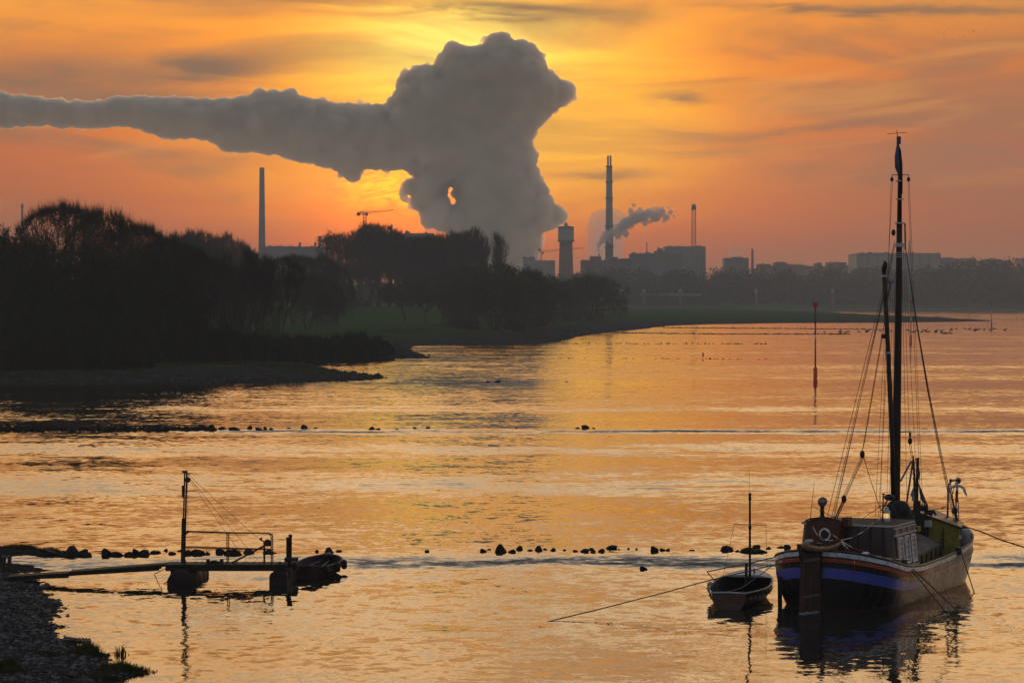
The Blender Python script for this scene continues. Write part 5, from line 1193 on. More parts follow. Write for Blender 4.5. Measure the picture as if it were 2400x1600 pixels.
dkz = lambda s: zt(s) - .42
dk_ = MB()
for s in SS: dk_.v += [tuple(B(r * hbT(s) * .97, s, dkz(s) + .06 * (1 - r * r))) for r in (-1, -.5, 0, .5, 1)]
for i in range(len(SS) - 1):
    for j in range(4): dk_.f.append((i * 5 + j, i * 5 + j + 1, (i + 1) * 5 + j + 1, (i + 1) * 5 + j)); dk_.m.append(0)
dk_.build('deck', M['deck'], BG, True)
# stern post, rudder and tiller
MB().box(B(0, -.06, 1.05), (.20, .26, 3.1), Matrix.Rotation(-th, 3, 'Z')).build('stern_post', M['black'], BG)
rdir = Vector((-.70, -.71, 0)).normalized(); rp = B(0, -.20, 0); rn = Vector((-rdir.y, rdir.x, 0))
def rud(u, z, n_=0): return rp + rdir * u + Vector((0, 0, z)) + rn * n_
rm = MB()
rmo = MB().prism([rud(0, -.5, -.09), rud(1.06, -.5, -.09), rud(1.04, .5, -.09), rud(.98, 1.3, -.09), rud(.98, 1.9, -.09), rud(1.06, 2.15, -.09), rud(1.06, 2.50, -.09), rud(.15, 2.50, -.09), rud(.02, 2.2, -.09)], rn * .18).build('rudder', M['rudder'], BG)
for z in (1.98, .62):
    MB().prism([rud(.02, z, -.105), rud(1.0, z - .02, -.105), rud(1.0, z + .07, -.105), rud(.02, z + .09, -.105)], rn * .21).build('iron_strap', M['steel'], rmo)
    for q in range(6): MB().lathe(rud(.14 + q * .15, z + .035, -.105), [(.026, -.02), (.026, .012), (.012, .02)], 6, axis=-rn).build('strap_bolt', M['iron_white'], rmo)
MB().prism([rud(.02, -.10, -.095), rud(1.055, -.1, -.095), rud(1.05, .05, -.095), rud(.8, .09, -.095), rud(.55, .04, -.095), rud(.25, .08, -.095), rud(.02, .03, -.095)], rn * .19).build('tar_line', M['boat_grey'], rmo)
tp = [P(1882, 1276, 107.0), P(1890, 1282, 107.1), P(1905, 1285.5, 107.3), P(1922, 1287, 107.6), P(1942, 1285, 107.9), P(1960, 1279, 108.2), P(1973, 1270, 108.5)]
MB().tube(tp, [.11, .13, .12, .105, .09, .075, .05], 8).build('tiller', M['oak'], BG, True)
MB().tube([P(1885, 1275, 107.3), P(1893, 1269, 107.8), P(1903, 1267, 108.3)], [.09, .10, .06], 8).build('rudder_head', M['boat_grey'], BG, True)
MB().box(P(1873.5, 1282, 107.6), (.17, .3, .26)).build('stern_block', M['rustbox'], BG)
# deckhouse aft with rounded corners
def house(w0, w1, s0, s1, z0, z1, rad):
    out = []
    for z, w_, si in ((z0, w0, 0), (z1, w1, .10)):
        ring = []
        for cx, cs, a0 in ((w_ - rad, s0 + si + rad, -90), (w_ - rad, s1 - si - rad, 0), (-w_ + rad, s1 - si - rad, 90), (-w_ + rad, s0 + si + rad, 180)):
            for q in range(6):
                a = R(a0 + 18 * q); ring.append((cx + rad * math.cos(a), cs + rad * math.sin(a), z))
        out.append(ring)
    return out
rg = house(2.03, 1.84, 3.3, 6.5, 1.0, 3.02, .30); n = len(rg[0]); cab = MB()
cab.v = [tuple(B(*p)) for ring in rg for p in ring]; cab.f = [(i, (i + 1) % n, n + (i + 1) % n, n + i) for i in range(n)]; cab.m = [0] * n
co = cab.build('deckhouse', M['cabin'], BG, False)
rf = MB(); ring = house(1.92, 1.92, 3.26, 6.54, 3.02, 3.02, .34)[0]
rf.v = [tuple(B(x, y, 3.012)) for x, y, z in ring] + [tuple(B(x, y, 3.075)) for x, y, z in ring] + [tuple(B(x * .5, 4.9 + (y - 4.9) * .6, 3.095)) for x, y, z in ring]
rf.f = [(i, (i + 1) % n, n + (i + 1) % n, n + i) for i in range(n)] + [(n + i, n + (i + 1) % n, 2 * n + (i + 1) % n, 2 * n + i) for i in range(n)] + [tuple(range(2 * n, 3 * n)), tuple(range(n))[::-1]]
rf.m = [0] * n + [1] * n + [1, 0]; rf.build('roof', [M['iron_white'], M['sail']], co)
sidex = lambda z: 2.03 + (1.84 - 2.03) * (z - 1.0) / 2.02
lean = math.atan2(.19, 2.02)
for i, sc_ in enumerate((4.15, 5.05, 5.9)):
    fr = MB(); zc, w_, h = 2.02, .56, 1.02
    for a, b, cw, ch in ((-w_ / 2, 0, .07, h), (w_ / 2, 0, .07, h), (0, h / 2, w_ + .07, .07), (0, -h / 2, w_ + .07, .07)):
        z = zc + b; fr.box(B(sidex(z) + .03, sc_ + a, z), (.06, cw, ch), Matrix.Rotation(-th, 3, 'Z') @ Matrix.Rotation(-lean, 3, 'Y'))
    fo_ = fr.build('window', M['band_white'], co)
    MB().box(B(sidex(zc) + .008, sc_, zc), (.03, w_, h), Matrix.Rotation(-th, 3, 'Z') @ Matrix.Rotation(-lean, 3, 'Y')).build('pane', M['pane_blue'], fo_)
    for q in range(5): z = zc - .4 + q * .2; MB().box(B(sidex(z) + .032, sc_, z), (.02, w_, .025), Matrix.Rotation(-th, 3, 'Z')).build('glazing_bar', M['band_white'], fo_)
for z, t_ in ((2.92, .05), (2.66, .06), (1.38, .06)):
    MB().box(B(sidex(z) + .03, 4.95, z), (.07, 2.9, t_), Matrix.Rotation(-th, 3, 'Z')).build('moulding', M['iron_white'], co)
for q in range(4): MB().box(B(sidex(2.79) + .025, 3.75 + q * .82, 2.79), (.05, .06, .22), Matrix.Rotation(-th, 3, 'Z')).build('bracket', M['iron_white'], co)
for q in range(4): MB().box(B(sidex(2.0) + .02, 3.70 + q * .88, 2.0), (.04, .09, 1.25), Matrix.Rotation(-th, 3, 'Z') @ Matrix.Rotation(-lean, 3, 'Y')).build('pilaster', M['cabin'], co)
for q in range(7): MB().box(B(-1.55 + q * .5, 3.305 - .02 + .03, 2.0), (.03, .05, 1.9), Matrix.Rotation(-th, 3, 'Z')).build('panel_bead', M['cabin'], co)
# red brown companion hood with its stove pipe
hd = MB(); arc = [(-1.40, 1.35), (-1.40, 3.16)] + [(-.70 + .70 * math.cos(a), 3.16 + .16 * math.sin(a)) for a in [math.pi * (1 - q / 8) for q in range(1, 8)]] + [(.0, 3.16), (-.12, 2.3), (-.30, 1.35)]
hd.prism([B(r, 2.62, z) for r, z in arc], BF * .95); ho_ = hd.build('companion_hood', M['rustbox'], BG)
ar2 = [(-.70 + .74 * math.cos(a), 3.17 + .18 * math.sin(a)) for a in [math.pi * (1 - q / 10) for q in range(11)]]
MB().tube([B(r, 2.60, z) for r, z in ar2], .03, 5).build('hood_edge', M['rustbox'], ho_)
MB().box(B(.12, 3.0, 3.20), (.26, .5, .34), Matrix.Rotation(-th, 3, 'Z')).build('hatch_box', M['rustbox'], ho_)
pp = P(1927, 1213, 110.9); pt = P(1927, 1180, 110.9)
sp_ = MB(); sp_.tube([pp + Vector((0, 0, -.1)), pt], .085, 10); sp_.lathe(pp + Vector((0, 0, .02)), [(.11, 0), (.11, .05), (.086, .07)], 10); so = sp_.build('stove_pipe', M['black'], BG, True)
cw = MB(); cw.lathe(P(1927, 1176.5, 110.62), [(.10, -.02), (.17, -.01), (.18, .02), (.18, .52), (.17, .55), (.10, .56)], 16, axis=(.15, 1, 0)); cw.build('cowl', M['steel'], so, True)
for q in range(5): a = R(-60 + 30 * q); MB().box(P(1927, 1176.5, 110.59) + Vector((math.sin(a) * .10, 0, math.cos(a) * .08)), (.02, .02, .12), Matrix.Rotation(a * .5, 3, 'Y')).build('cowl_vane', M['iron_white'], so)
rc = P(1932.8, 1251.5, 110.05)
thing('life_ring', MB().tube([rc + Vector((.195 * math.cos(a), -.03, .215 * math.sin(a))) for a in [6.283 * q / 24 for q in range(24)]], .030, 8, closed=True), M['ring'], rc, 'white ring hanging on the red brown companion hood of the barge', 'ring', None, True)
MB().lathe(rc + Vector((0, .06, 0)), [(.15, 0), (.15, -.02), (.01, -.025)], 16, axis=(0, -1, 0)).build('porthole', M['black'], BG)
MB().tube([P(1897, 1232, 110.5), P(1899, 1216, 110.5), P(1909, 1129, 110.5)], [.02, .014, .006], 5).build('aerial', M['black'], BG)
MB().tube([P(1904.5, 1183, 110.6), P(1912, 1190, 110.8), P(1956, 1212, 111)], .012, 4).build('guy_wire', M['rope'], BG)
# lantern on the roof
lp = P(2077.5, 1209, 112.0)
lt = empty('roof_lantern', lp + Vector((0, 0, -.25)), 'white ship lantern glowing warm on the deckhouse roof', 'lantern')
MB().lathe(lp, [(.14, -.24), (.15, -.23), (.15, -.08), (.13, -.07)], 14).build('lantern_base', M['iron_white'], lt, True)
MB().lathe(lp, [(.12, -.07), (.12, .12)], 14).build('lens', M['lamp'], lt, True)
MB().lathe(lp, [(.16, .12), (.16, .19), (.10, .23), (.085, .25), (.085, .34), (.03, .36)], 14).build('lantern_cap', M['iron_white'], lt, True)
for a in range(6): q = a * math.pi / 3; MB().tube([lp + Vector((.132 * math.cos(q), .132 * math.sin(q), -.07)), lp + Vector((.132 * math.cos(q), .132 * math.sin(q), .12))], .008, 4).build('guard_bar', M['iron_white'], lt)
MB().tube([lp + Vector((-.13, 0, .42)), lp + Vector((.13, 0, .42))], .025, 6).build('lantern_bracket', M['black'], lt)
MB().tube([P(2068.5, 1236, 111.9), P(2070, 1157, 111.9)], .03, 6).build('lantern_post', M['black'], BG); MB().lathe(P(2071, 1157, 111.9), [(.03, -.04), (.075, 0), (.075, .02), (.02, .03)], 10).build('post_cap', M['black'], BG)
# hatch over the hold
def arch(w_, z0, z1): return [(w_ * r, z0 + (z1 - z0) * (1 - r * r)) for r in (-1, -.75, -.5, -.25, 0, .25, .5, .75, 1)]
hc = MB(); rows_ = []
for i, s in enumerate([6.9 + 5.0 * q / 10 for q in range(11)]):
    w_ = 1.62 - .20 * (i / 10) ** 2; base = dkz(s); sag = .02 * math.sin(i * 2.2)
    rows_.append([B(r, s, z) for r, z in arch(w_, base + .58 + .05 * math.sin(i * 1.7), base + 1.02 + sag)])
for r_ in rows_: hc.v += [tuple(p) for p in r_]
for i in range(10):
    for j in range(8): hc.f.append((i * 9 + j, i * 9 + j + 1, (i + 1) * 9 + j + 1, (i + 1) * 9 + j)); hc.m.append(0)
hc.f.append(tuple(range(9))[::-1]); hc.f.append(tuple(range(90, 99))); hc.m += [0, 0]
hco = hc.build('hatch_cover', M['canvas'], BG, True)
cm = MB()
for sd_ in (-1, 1): cm.prism([B(sd_ * 1.60, 6.85, dkz(6.85) - .05), B(sd_ * 1.40, 11.95, dkz(11.9) - .05), B(sd_ * 1.40, 11.95, dkz(11.9) + .60), B(sd_ * 1.60, 6.85, dkz(6.85) + .60)], BR * .05 * sd_)
cm.prism([B(-1.6, 6.85, .85), B(1.6, 6.85, .85), B(1.6, 6.85, 1.5), B(-1.6, 6.85, 1.5)], BF * .05); cm.prism([B(-1.4, 11.9, 1.0), B(1.4, 11.9, 1.0), B(1.4, 11.9, 1.75), B(-1.4, 11.9, 1.75)], BF * .05)
cmo = cm.build('hatch_coaming', M['olive'], BG)
for q in range(6):
    s = 7.5 + q * .8; w_ = 1.655 - .2 * (s - 6.85) / 5.1; MB().box(B(w_ + .02, s, dkz(s) + .36), (.05, .10, .40), Matrix.Rotation(-th, 3, 'Z')).build('lashing_cleat', M['black'], cmo)
MB().tube([rows_[10][8], rows_[8][6], rows_[7][4] + Vector((0, 0, .03))], .015, 4).build('lashing', M['rope'], hco)
# forward house with ochre wall and pitched roof
fw = MB(); fw.prism([B(-2.0, 12.45, 1.2), B(2.05, 12.45, 1.2), B(2.05, 12.45, 2.30), B(0, 12.45, 2.93), B(-2.0, 12.45, 2.30)], BF * .08); fh = fw.build('fore_house', M['yellow'], BG)
MB().prism([B(2.0, 12.53, 1.3), B(2.0, 12.53, 2.29), B(1.35, 15.0, 2.25), B(1.35, 15.0, 1.6)], -BR * .06).build('side_wall', M['yellow'], fh)
for sd_ in (-1, 1): MB().prism([B(0, 12.34, 2.96), B(sd_ * 2.16, 12.34, 2.29), B(sd_ * 1.5, 15.1, 2.29), B(0, 15.1, 2.86)], (0, 0, .06)).build('roof', M['black'], fh)
MB().prism([B(-.95, 12.44, 1.3), B(.72, 12.44, 1.3), B(.72, 12.44, 2.66), B(0, 12.44, 2.88), B(-.95, 12.44, 2.60)], -BF * .05).build('door', M['black'], fh)
MB().box(B(1.28, 12.42, 1.62), (.07, .04, .8), Matrix.Rotation(-th, 3, 'Z')).build('wall_batten', M['olive'], fh); MB().box(B(1.35, 12.42, 1.85), (.04, .04, .9), Matrix.Rotation(-th, 3, 'Z')).build('wall_batten', M['black'], fh)
wbx = MB(); wbx.box(P(2175.5, 1226.5, 118.6), (.28, .14, .26), Matrix.Rotation(-th, 3, 'Z')); wbx.build('wall_lamp_box', M['iron_white'], fh)
MB().box(P(2140, 1238, 117.5), (.55, .4, .22), Matrix.Rotation(-th, 3, 'Z')).build('yellow_locker', M['yellow'], BG)
# mast, gaff and gear
MD = 117.2; mx = lambda px, py, d=0.0: P(px, py, MD + d)
mst = MB(); mst.tube([mx(2097.5, 1262), mx(2099, 1160), mx(2103, 900), mx(2107, 640), mx(2108, 520)], [.20, .19, .165, .135, .12], 12); mo = mst.build('mast', M['mast'], BG, True)
tpm = MB(); tpm.tube([mx(2108, 520), mx(2109, 420), mx(2107, 345)], [.10, .085, .05], 10); tpm.build('topmast', M['mast'], mo, True)
MB().tube([mx(2107, 345), mx(2101.5, 305)], [.03, .012], 6).build('flag_pole', M['mast'], mo)
MB().tube([mx(2080, 314), mx(2124, 310.5)], .012, 4).build('wind_vane', M['mast'], mo)
for py, w_, r_ in ((424, .06, .13), (467, .06, .13), (523, .06, .17), (574, .16, .16), (592, .035, .15), (597, .035, .15), (602, .035, .15)): MB().lathe(mx(2108, py), [(r_, -w_ / 2), (r_ + .02, -w_ / 2 + .005), (r_ + .02, w_ / 2 - .005), (r_, w_ / 2)], 14).build('mast_band', M['iron_white'], mo)
for py, a, b in ((467, 2101, 2118), (523, 2097, 2121), (574, 2098, 2122)): MB().box(mx((a + b) / 2, py), ((b - a) / FPX * MD, .07, .06)).build('mast_bracket', M['iron_white'], mo)
ct = MB(); ct.tube([mx(2090, 410), mx(2131, 410)], .025, 6); cto = ct.build('crosstree', M['iron_white'], mo)
for px in (2090.5, 2129.5): MB().tube([mx(px, 410), mx(px, 416)], .012, 4).build('strop', M['rope'], cto); MB().ball(mx(px, 420.5), .085, (.85, .8, 1.2), 8, 6).build('block', M['mast'], cto)
MB().box(mx(2106.5, 329, -.15), (.17, .05, .32)).build('vane_flag', M['flag_blue'], mo)
fl_ = MB(); fl_.tube([mx(2104, 336, -.1), mx(2102, 365, -.1), mx(2103.5, 392, -.1), mx(2108, 410, -.1)], [.03, .09, .11, .05], 8); fl_.build('furled_pennant', M['flag_blue'], mo, True)
fl_ = MB(); fl_.tube([mx(2110, 350, -.1), mx(2112, 385, -.1), mx(2114, 455, -.1)], [.03, .06, .03], 6); fl_.build('furled_pennant', M['mast'], mo, True)
gf = MB(); gf.tube([mx(2094, 1195, -.35), mx(2092, 1050, -.35), mx(2079, 770, -.35), mx(2073, 660, -.35), mx(2071.5, 640, -.35)], [.10, .105, .095, .09, .085], 10); go_ = gf.build('gaff', M['mast'], BG, True)
gt = MB(); gt.tube([mx(2071.5, 640, -.35), mx(2073, 625, -.35), mx(2075, 618, -.35), mx(2072.5, 611, -.35)], [.085, .12, .10, .03], 8); gt.build('gaff_head', M['mast'], go_, True)
for py, px in ((647, 2072.5), (827, 2080.5)): MB().lathe(mx(px, py, -.35), [(.11, -.04), (.13, -.03), (.13, .03), (.11, .04)], 12).build('gaff_band', M['iron_white'], go_)
MB().box(mx(2070, 788, -.4), (.16, .15, .18)).build('gaff_shackle', M['black'], go_)
tarp = MB()
for px, py, rx, rz in ((2104, 1222, .55, .55), (2092, 1200, .30, .48), (2112, 1196, .38, .42), (2122, 1218, .35, .45), (2098, 1240, .5, .4)): tarp.ball(mx(px, py, -.9), 1.0, (rx, .5, rz), 10, 7)
tarp.build('sail_cover', M['sail'], BG, True)
MB().ball(mx(2084, 1165, -1.2), .14, (1.6, 1, 1), 8, 6).build('winch_head', M['black'], BG)
MB().tube([mx(2084, 1165, -1.2), mx(2073, 1184, -1.2), mx(2066, 1196, -1.2)], .03, 5).build('boom_strut', M['black'], BG)
# blocks and standing rigging: each rope ends on the barge
def line(pts, r_=.014, nm='shroud'): return MB().tube(pts, r_, 4).build(nm, M['rope'], BG)
dn = 110.9
for a, b, r_ in (((2097, 565), (1938, 1214), .012), ((2097, 575), (1949, 1213), .012), ((2096, 580), (1955, 1212), .012), ((2094, 600), (1953, 1210), .010)): line([mx(*a), P(b[0], b[1], dn)], r_)
pulley = lambda px, py, d, r_, nm='block': MB().ball(P(px, py, d), r_, (.8, .7, 1.25), 8, 6).build(nm, M['mast'], BG)
pulley(2021, 1064, 113.5, .13); pulley(1978, 1169, 111.7, .13); pulley(2133, 1033, 117.4, .12); MB().ball(mx(2087, 657, -.2), .17, (.9, .8, 1.0), 8, 6).build('block', M['boat_blue'], BG); pulley(2094, 545, 117.0, .11)
line([mx(2086, 668, -.2), P(2068, 790, 116.4), P(2026, 1036, 113.6), P(2021, 1056, 113.5)], .014, 'backstay'); line([mx(2066, 790, -.2), P(2021, 1056, 113.5)], .009, 'backstay')
for o_ in (-3, 0, 3, 5): line([P(2020 + o_ * .8, 1072, 113.5), P(1979 + o_ * .9, 1162, 111.7)], .010, 'tackle')
line([P(2024, 1070, 113.5), P(2036, 1112, 113.6), P(2066, 1200, 113.9)], .013, 'tackle_fall')
chn = [P(1974, 1177, 111.6), P(1966, 1192, 111.4), P(1957, 1214, 111.1)]
for q in range(11):
    p = chn[0].lerp(chn[2], q / 10); MB().ball(p, .034, (1, 1, 1.5), 6, 4).build('chain_link', M['black'], BG)
    MB().ball(p + Vector((.09, 0, .03)), .03, (1, 1, 1.3), 6, 4).build('chain_link', M['black'], BG)
for a, b in (((2122, 578), (2236, 1222)), ((2123, 584), (2240, 1226)), ((2124, 590), (2244, 1230))):
    q = P(*b, 119.0); m1 = mx(*a).lerp(q, .5) + Vector((-.12, 0, -.12)); line([mx(*a), mx(*a).lerp(q, .25) + Vector((-.09, 0, -.09)), m1, mx(*a).lerp(q, .75) + Vector((-.09, 0, -.09)), q], .013, 'forestay')
for a, b, d in (((2088.5, 427), (2062, 1230), 113.5), ((2092, 427), (2050, 1232), 113), ((2128, 427), (2158, 1190), 118.5), ((2131, 427), (2163, 1200), 118.5), ((2117, 570), (2131, 1024), 117.3), ((2120, 570), (2146, 1090), 117.6), ((2113, 575), (2126, 1190), 117.5), ((2090, 640), (2058, 1228), 113.2), ((2098, 640), (2085, 1160), 115.9), ((2092, 700), (2078, 1190), 115)): line([mx(*a), P(*b, d)], .008, 'halyard')
for a, b, d in (((2131, 1040), (2137, 1075), 117.5), ((2135, 1040), (2140, 1075), 117.5)): line([P(a[0], a[1], 117.4), P(*b, d)], .012, 'tackle')
MB().lathe(P(2133, 1018, 117.4), [(.05, -.10), (.05, .10)], 6).build('block_hook', M['black'], BG)
ch2 = [mx(2121, 527), mx(2122, 582)]
for q in range(10): MB().ball(ch2[0].lerp(ch2[1], q / 9), .05, (.8, .8, 1.3), 6, 4).build('chain_link', M['black'], BG)
cha = [mx(2075, 665, -.3), mx(2080, 700, -.3)]
line([mx(2086, 668, -.2), P(2078, 710, 116.7), P(2074, 730, 116.7)], .03, 'peak_chain')
for a, b, d0, d1, nm in (((1998, 1230), (2070, 1182), 112, 112.4, 'guy_wire'), ((2070, 1182), (2082, 1168), 112.4, 116, 'guy_wire'), ((2083, 1168), (2106, 1210), 116, 115, 'guy_wire'), ((2093, 1168), (2130, 1184), 116, 118, 'guy_wire')): line([P(*a, d0), P(*b, d1)], .012, nm)
# foredeck gear
FD = 118.6; fx_ = lambda px, py, d=0.0: P(px, py, FD + d)
MB().tube([fx_(2148, 1225), fx_(2150.5, 1075)], [.075, .055], 8).build('flag_staff', M['mast'], BG); MB().lathe(fx_(2150.5, 1074), [(.05, -.05), (.10, -.01), (.10, .02), (.03, .04)], 10).build('staff_cap', M['black'], BG)
for a, b in (((2140, 1077), (2121, 1205)), ((2136, 1080), (2110, 1128))): MB().tube([fx_(*a), fx_(*b)], .045, 6).build('frame_leg', M['boat_grey'], BG)
MB().tube([fx_(2140, 1068, -.3), fx_(2143, 1110, -.3), fx_(2144, 1190, -.3)], [.04, .05, .07], 6).build('tackle', M['black'], BG)
for q in range(9): MB().ball(fx_(2141 + q * .6, 1085 + q * 12, -.35), .07, (.9, .9, 1.4), 6, 4).build('chain_link', M['black'], BG)
wl = MB(); wl.lathe(fx_(2140, 1190, -.2), [(.10, 0), (.2, .02), (.2, .10), (.1, .12), (.1, .5), (.2, .52), (.2, .6), (.1, .62)], 10, axis=(1, 0, 0)); wl.box(fx_(2149, 1192, -.2), (.25, .3, .7)); wl.build('windlass', M['black'], BG)
MB().lathe(fx_(2127.5, 1196, -.5), [(.13, -.18), (.13, .0), (.17, .02), (.15, .12), (.07, .19), (.01, .2)], 12).build('vent_cowl', M['iron_white'], BG, True)
for px, h in ((2157, 1183), (2161, 1180), (2166, 1180)): MB().tube([fx_(px, 1197), fx_(px, h)], .035, 6).build('pin', M['black'], BG)
MB().tube([fx_(2130, 1187), fx_(2169, 1187)], .02, 5).build('pin_rail', M['rust'], BG)
MB().box(fx_(2176, 1199), (.32, .5, .2)).build('skylight', M['black'], BG); MB().tube([fx_(2180, 1208), fx_(2188, 1196), fx_(2193, 1206)], .07, 6).build('vent_pipe', M['black'], BG)
thing('flag', MB().prism([fx_(2152.5, 1131, -.1), fx_(2158, 1142, -.1), fx_(2166, 1162, -.02), fx_(2175, 1184, -.1), fx_(2164, 1178, .02), fx_(2158, 1170, -.1), fx_(2155, 1155, -.1)], (0, .02, 0)), M['flag_blue'], fx_(2152, 1131), 'faded blue flag drooping from the foredeck staff of the barge', 'flag')
thing('flag', MB().prism([fx_(2141, 1140, -.4), fx_(2133, 1160, -.4), fx_(2138, 1165, -.35), fx_(2136, 1174, -.4), fx_(2145, 1172, -.4)], (0, .02, 0)), M['boat_grey'], fx_(2141, 1140), 'small grey pennant left of the foredeck staff of the barge', 'flag')
thing('flag', MB().tube([fx_(2152, 1095, -.05), fx_(2153.5, 1110, -.05), fx_(2153, 1122, -.05)], [.03, .07, .04], 6), M['flag_blue'], fx_(2152, 1095), 'rolled blue flag tied high on the foredeck staff', 'flag')
# bow tackle, davit and the anchor hanging from it
AD = 121.0; ax_ = lambda px, py, d=0.0: P(px, py, AD + d)
dv = MB(); dv.tube([ax_(2220.5, 1225), ax_(2221.5, 1180), ax_(2222.5, 1142), ax_(2226, 1130), ax_(2233, 1125.5), ax_(2246, 1125)], .045, 8); dv.build('anchor_davit', M['boat_grey'], BG, True)
for a, b in (((2228, 1131), (2242, 1228)), ((2232, 1160), (2244, 1228)), ((2246, 1170), (2247, 1225)), ((2226, 1140), (2236, 1195)), ((2240, 1130), (2230, 1165))): line([ax_(*a), ax_(*b)], .018, 'tackle')
for q in range(8): MB().ball(ax_(2238 + q * .9, 1195 + q * 4.5), .07, (.9, .9, 1.3), 6, 4).build('chain_link', M['black'], BG)
MB().ball(ax_(2238, 1196), .14, (.9, .8, 1.3), 8, 6).build('block', M['black'], BG); MB().ball(ax_(2246, 1127), .12, (1, .8, 1), 8, 6).build('block', M['black'], BG); MB().ball(ax_(2228, 1125), .07, nu=6, nv=4).build('block', M['black'], BG)
an = empty('anchor', ax_(2242, 1137), 'white painted anchor hanging flukes up from the bow davit', 'anchor')
MB().tube([ax_(2243.5, 1128, -.1), ax_(2243, 1160, -.1), ax_(2240, 1189, -.1)], [.05, .055, .04], 8).build('shank', M['iron_white'], an)
MB().tube([ax_(2224, 1150, -.1), ax_(2228, 1143, -.1), ax_(2236, 1139, -.1), ax_(2244, 1137.5, -.1), ax_(2253, 1139.5, -.1), ax_(2260, 1146, -.1), ax_(2266, 1160, -.1)], [.02, .05, .055, .06, .055, .05, .02], 8).build('arm', M['iron_white'], an, True)
for a, b, c_ in (((2257, 1149), (2266.5, 1165), (2264, 1148)), ((2229.5, 1149), (2223, 1158), (2224, 1146))): MB().prism([ax_(*a, -.16), ax_(*b, -.16), ax_(*c_, -.16)], (0, .12, 0)).build('fluke', M['iron_white'], an)
MB().tube([ax_(2243, 1150, -.1), ax_(2241.5, 1176, -.1)], .062, 8).build('red_sleeve', M['tape_red'], an)
MB().tube([ax_(2246, 1123) + Vector((.09 * math.cos(a), 0, .09 * math.sin(a))) for a in [6.283 * q / 12 for q in range(12)]], .02, 5, closed=True).build('anchor_ring', M['iron_white'], an)
line([ax_(2221, 1185), P(2200, 1192, 119.5), P(2186, 1196, 119)], .013, 'guy_wire')
MB().tube([P(2213, 1188, 120.3), P(2207, 1191, 120)], .035, 6).build('red_streamer', M['tape_red'], BG)
dm = P(2262, 1262, 119.6); MB().lathe(dm + Vector((0, 0, -.35)), [(.24, 0), (.25, .05), (.235, .25), (.25, .27), (.235, .5), (.25, .52), (.24, .74), (.20, .76)], 16).build('deck_drum', M['boat_blue'], BG, True)
for q in (-2, 2): MB().tube([P(2250 + q, 1263, 118.6), P(2251.5 + q, 1254, 118.6)], .035, 6).build('bitt', M['iron_white'], BG)
for px, py, d, m in ((2246, 1292, 117.3, 'black'), (2119, 1322, 111.0, 'black'), (2028, 1305, 108.6, 'white'), (1839, 1308, 109.6, 'white')):
    c_ = P(px, py, d); b = MB()
    for q in (-.13, .13): b.lathe(c_ + BF * q, [(.075, -.12), (.075, .10), (.11, .12), (.11, .17), (.04, .19)], 10)
    b.box(c_ + Vector((0, 0, -.10)), (.3, .5, .06), Matrix.Rotation(-th, 3, 'Z')); b.tube([c_ + Vector((-.14, 0, .02)), c_ + Vector((.14, 0, .02))], .05, 6); b.build('bollard', M[m], BG)
for px in (2111.5, 2118): MB().lathe(P(px, 1351, 111.15), [(.04, 0), (.07, .02), (.05, .03)], 12, axis=(.5, -.8, 0)).build('hawse_hole', M['black'], BG)
# ------------------------------------------------------------------ barrier tape and mooring ropes
def tape(label, pts, seg=.28, r_=.018):
    L = [Vector(p) for p in pts]; fine = []
    for a, b in zip(L[:-1], L[1:]):
        n = max(1, int((b - a).length / seg)); fine += [a.lerp(b, i / n) for i in range(n)]
    fine.append(L[-1]); mb = MB()
    for i in range(len(fine) - 1): mb.tube([fine[i], fine[i + 1]], r_, 4, mi=i % 2)
    return thing('barrier_tape', mb, [M['tape_white'], M['tape_red']], L[0], label, 'barrier tape', 'red and white tape strung round the barge stern')
T2 = lambda x, y, d: P(1800 + x / 4.48, 1100 + y / 4.48, d)
tape('tape swag hanging from the hood past the white ring up to the roof edge', [T2(470, 600, 109.9), T2(520, 690, 109.8), T2(600, 742, 109.8), T2(760, 742, 109.8), T2(880, 715, 110), T2(1000, 650, 110.3), T2(1085, 590, 110.9)])
tape('tape running from the white ring down to the starboard quarter and forward', [T2(600, 630, 109.7), T2(690, 690, 109.2), T2(770, 745, 108.7), T2(880, 815, 108.5), T2(1000, 862, 108.6), T2(1130, 905, 109), T2(1300, 938, 109.8), T2(1480, 942, 110.9)])
tape('loose tape end dangling over the white stern band', [T2(770, 745, 108.6), T2(840, 830, 108.2), T2(905, 905, 107.9), T2(908, 980, 107.85), T2(910, 1090, 107.85)])
tape('short red tape tail below the tiller end', [T2(770, 745, 108.4), T2(800, 800, 108.3), T2(820, 870, 108.3)], .2, .03)
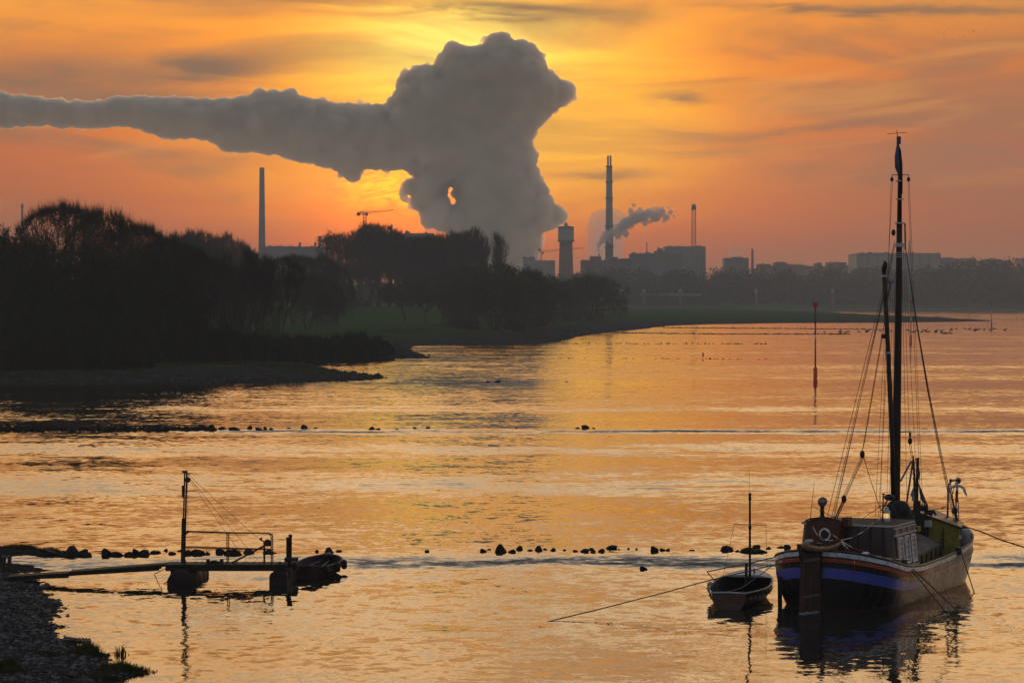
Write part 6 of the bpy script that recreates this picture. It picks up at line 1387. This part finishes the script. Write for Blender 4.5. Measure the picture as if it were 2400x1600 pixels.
tape('tape lying along the deckhouse roof to the lantern and down its far side', [T2(900, 575, 111), T2(1060, 580, 111), T2(1150, 540, 111.5), T2(1205, 490, 112), T2(1290, 500, 112), T2(1350, 560, 112), T2(1440, 605, 113)])
def rope(label, pts, r_=.02, m='rope'):
    return thing('mooring_rope', MB().tube(pts, r_, 5), M[m], pts[0], label, 'rope', 'mooring ropes of the barge')
rope('rear starboard mooring rope slanting from the barge shoulder into the water', [P(2128, 1325, 111.0), P(2172, 1378, 109.5), P(2217, 1434, 107.9), W(2219, 1437, -.1)], .028)
rope('second starboard mooring rope reaching furthest from the barge side', [P(2134, 1328, 111.0), P(2195, 1384, 109.6), W(2251, 1437.5, -.03)], .028)
rope('forward mooring rope dropping from the starboard bollard at the bow', [P(2253, 1292, 117.2), P(2258, 1310, 116.6), W(2284, 1391, -.03)], .024)
rope('long bow rope running out to the right picture edge', [P(2246, 1228, 121), P(2300, 1245, 118), P(2345, 1264, 115.5), P(2405, 1283, 112.5), P(2460, 1304, 110)], .03)
rope('upper stern rope from the port quarter to the groyne side', [P(1866, 1289, 108.6), P(1830, 1302, 110), P(1750, 1320, 113), W(1657, 1339, 0)], .026)
rope('long stern rope running far left across the open water', [P(1822, 1321, 109.8), P(1760, 1336, 109.9), P(1671, 1357, 109.3), P(1560, 1387, 107.6), P(1400, 1428, 106), W(1279, 1457, -.02)], .022)
rope('pale rope from the dinghy bench up to the barge quarter', [DB(-.4, .9, .52), DB(.2, 2.2, .62), P(1790, 1340, 110.3), P(1812, 1323, 110)], .018, 'rope_pale')
knot = P(2216, 1433, 107.95); MB().ball(knot, .09, (1.4, 1, .8), 8, 6).build('rope_knot', M['black'], None); bpy.data.objects['rope_knot']['label'] = 'dark lump where the rear mooring rope enters the water'; bpy.data.objects['rope_knot']['category'] = 'rope knot'
for px, d, lb in ((1825, 109.6, 'left one of the two fender poles between dinghy and barge'), (1830, 109.5, 'right one of the two fender poles between dinghy and barge')):
    thing('fender_pole', MB().tube([P(px, 1350, d), P(px + 1, 1432, d) + Vector((0, 0, -.3))], .05, 6), M['rubber'], P(px, 1395, d), lb, 'fender', 'fender poles of the barge')
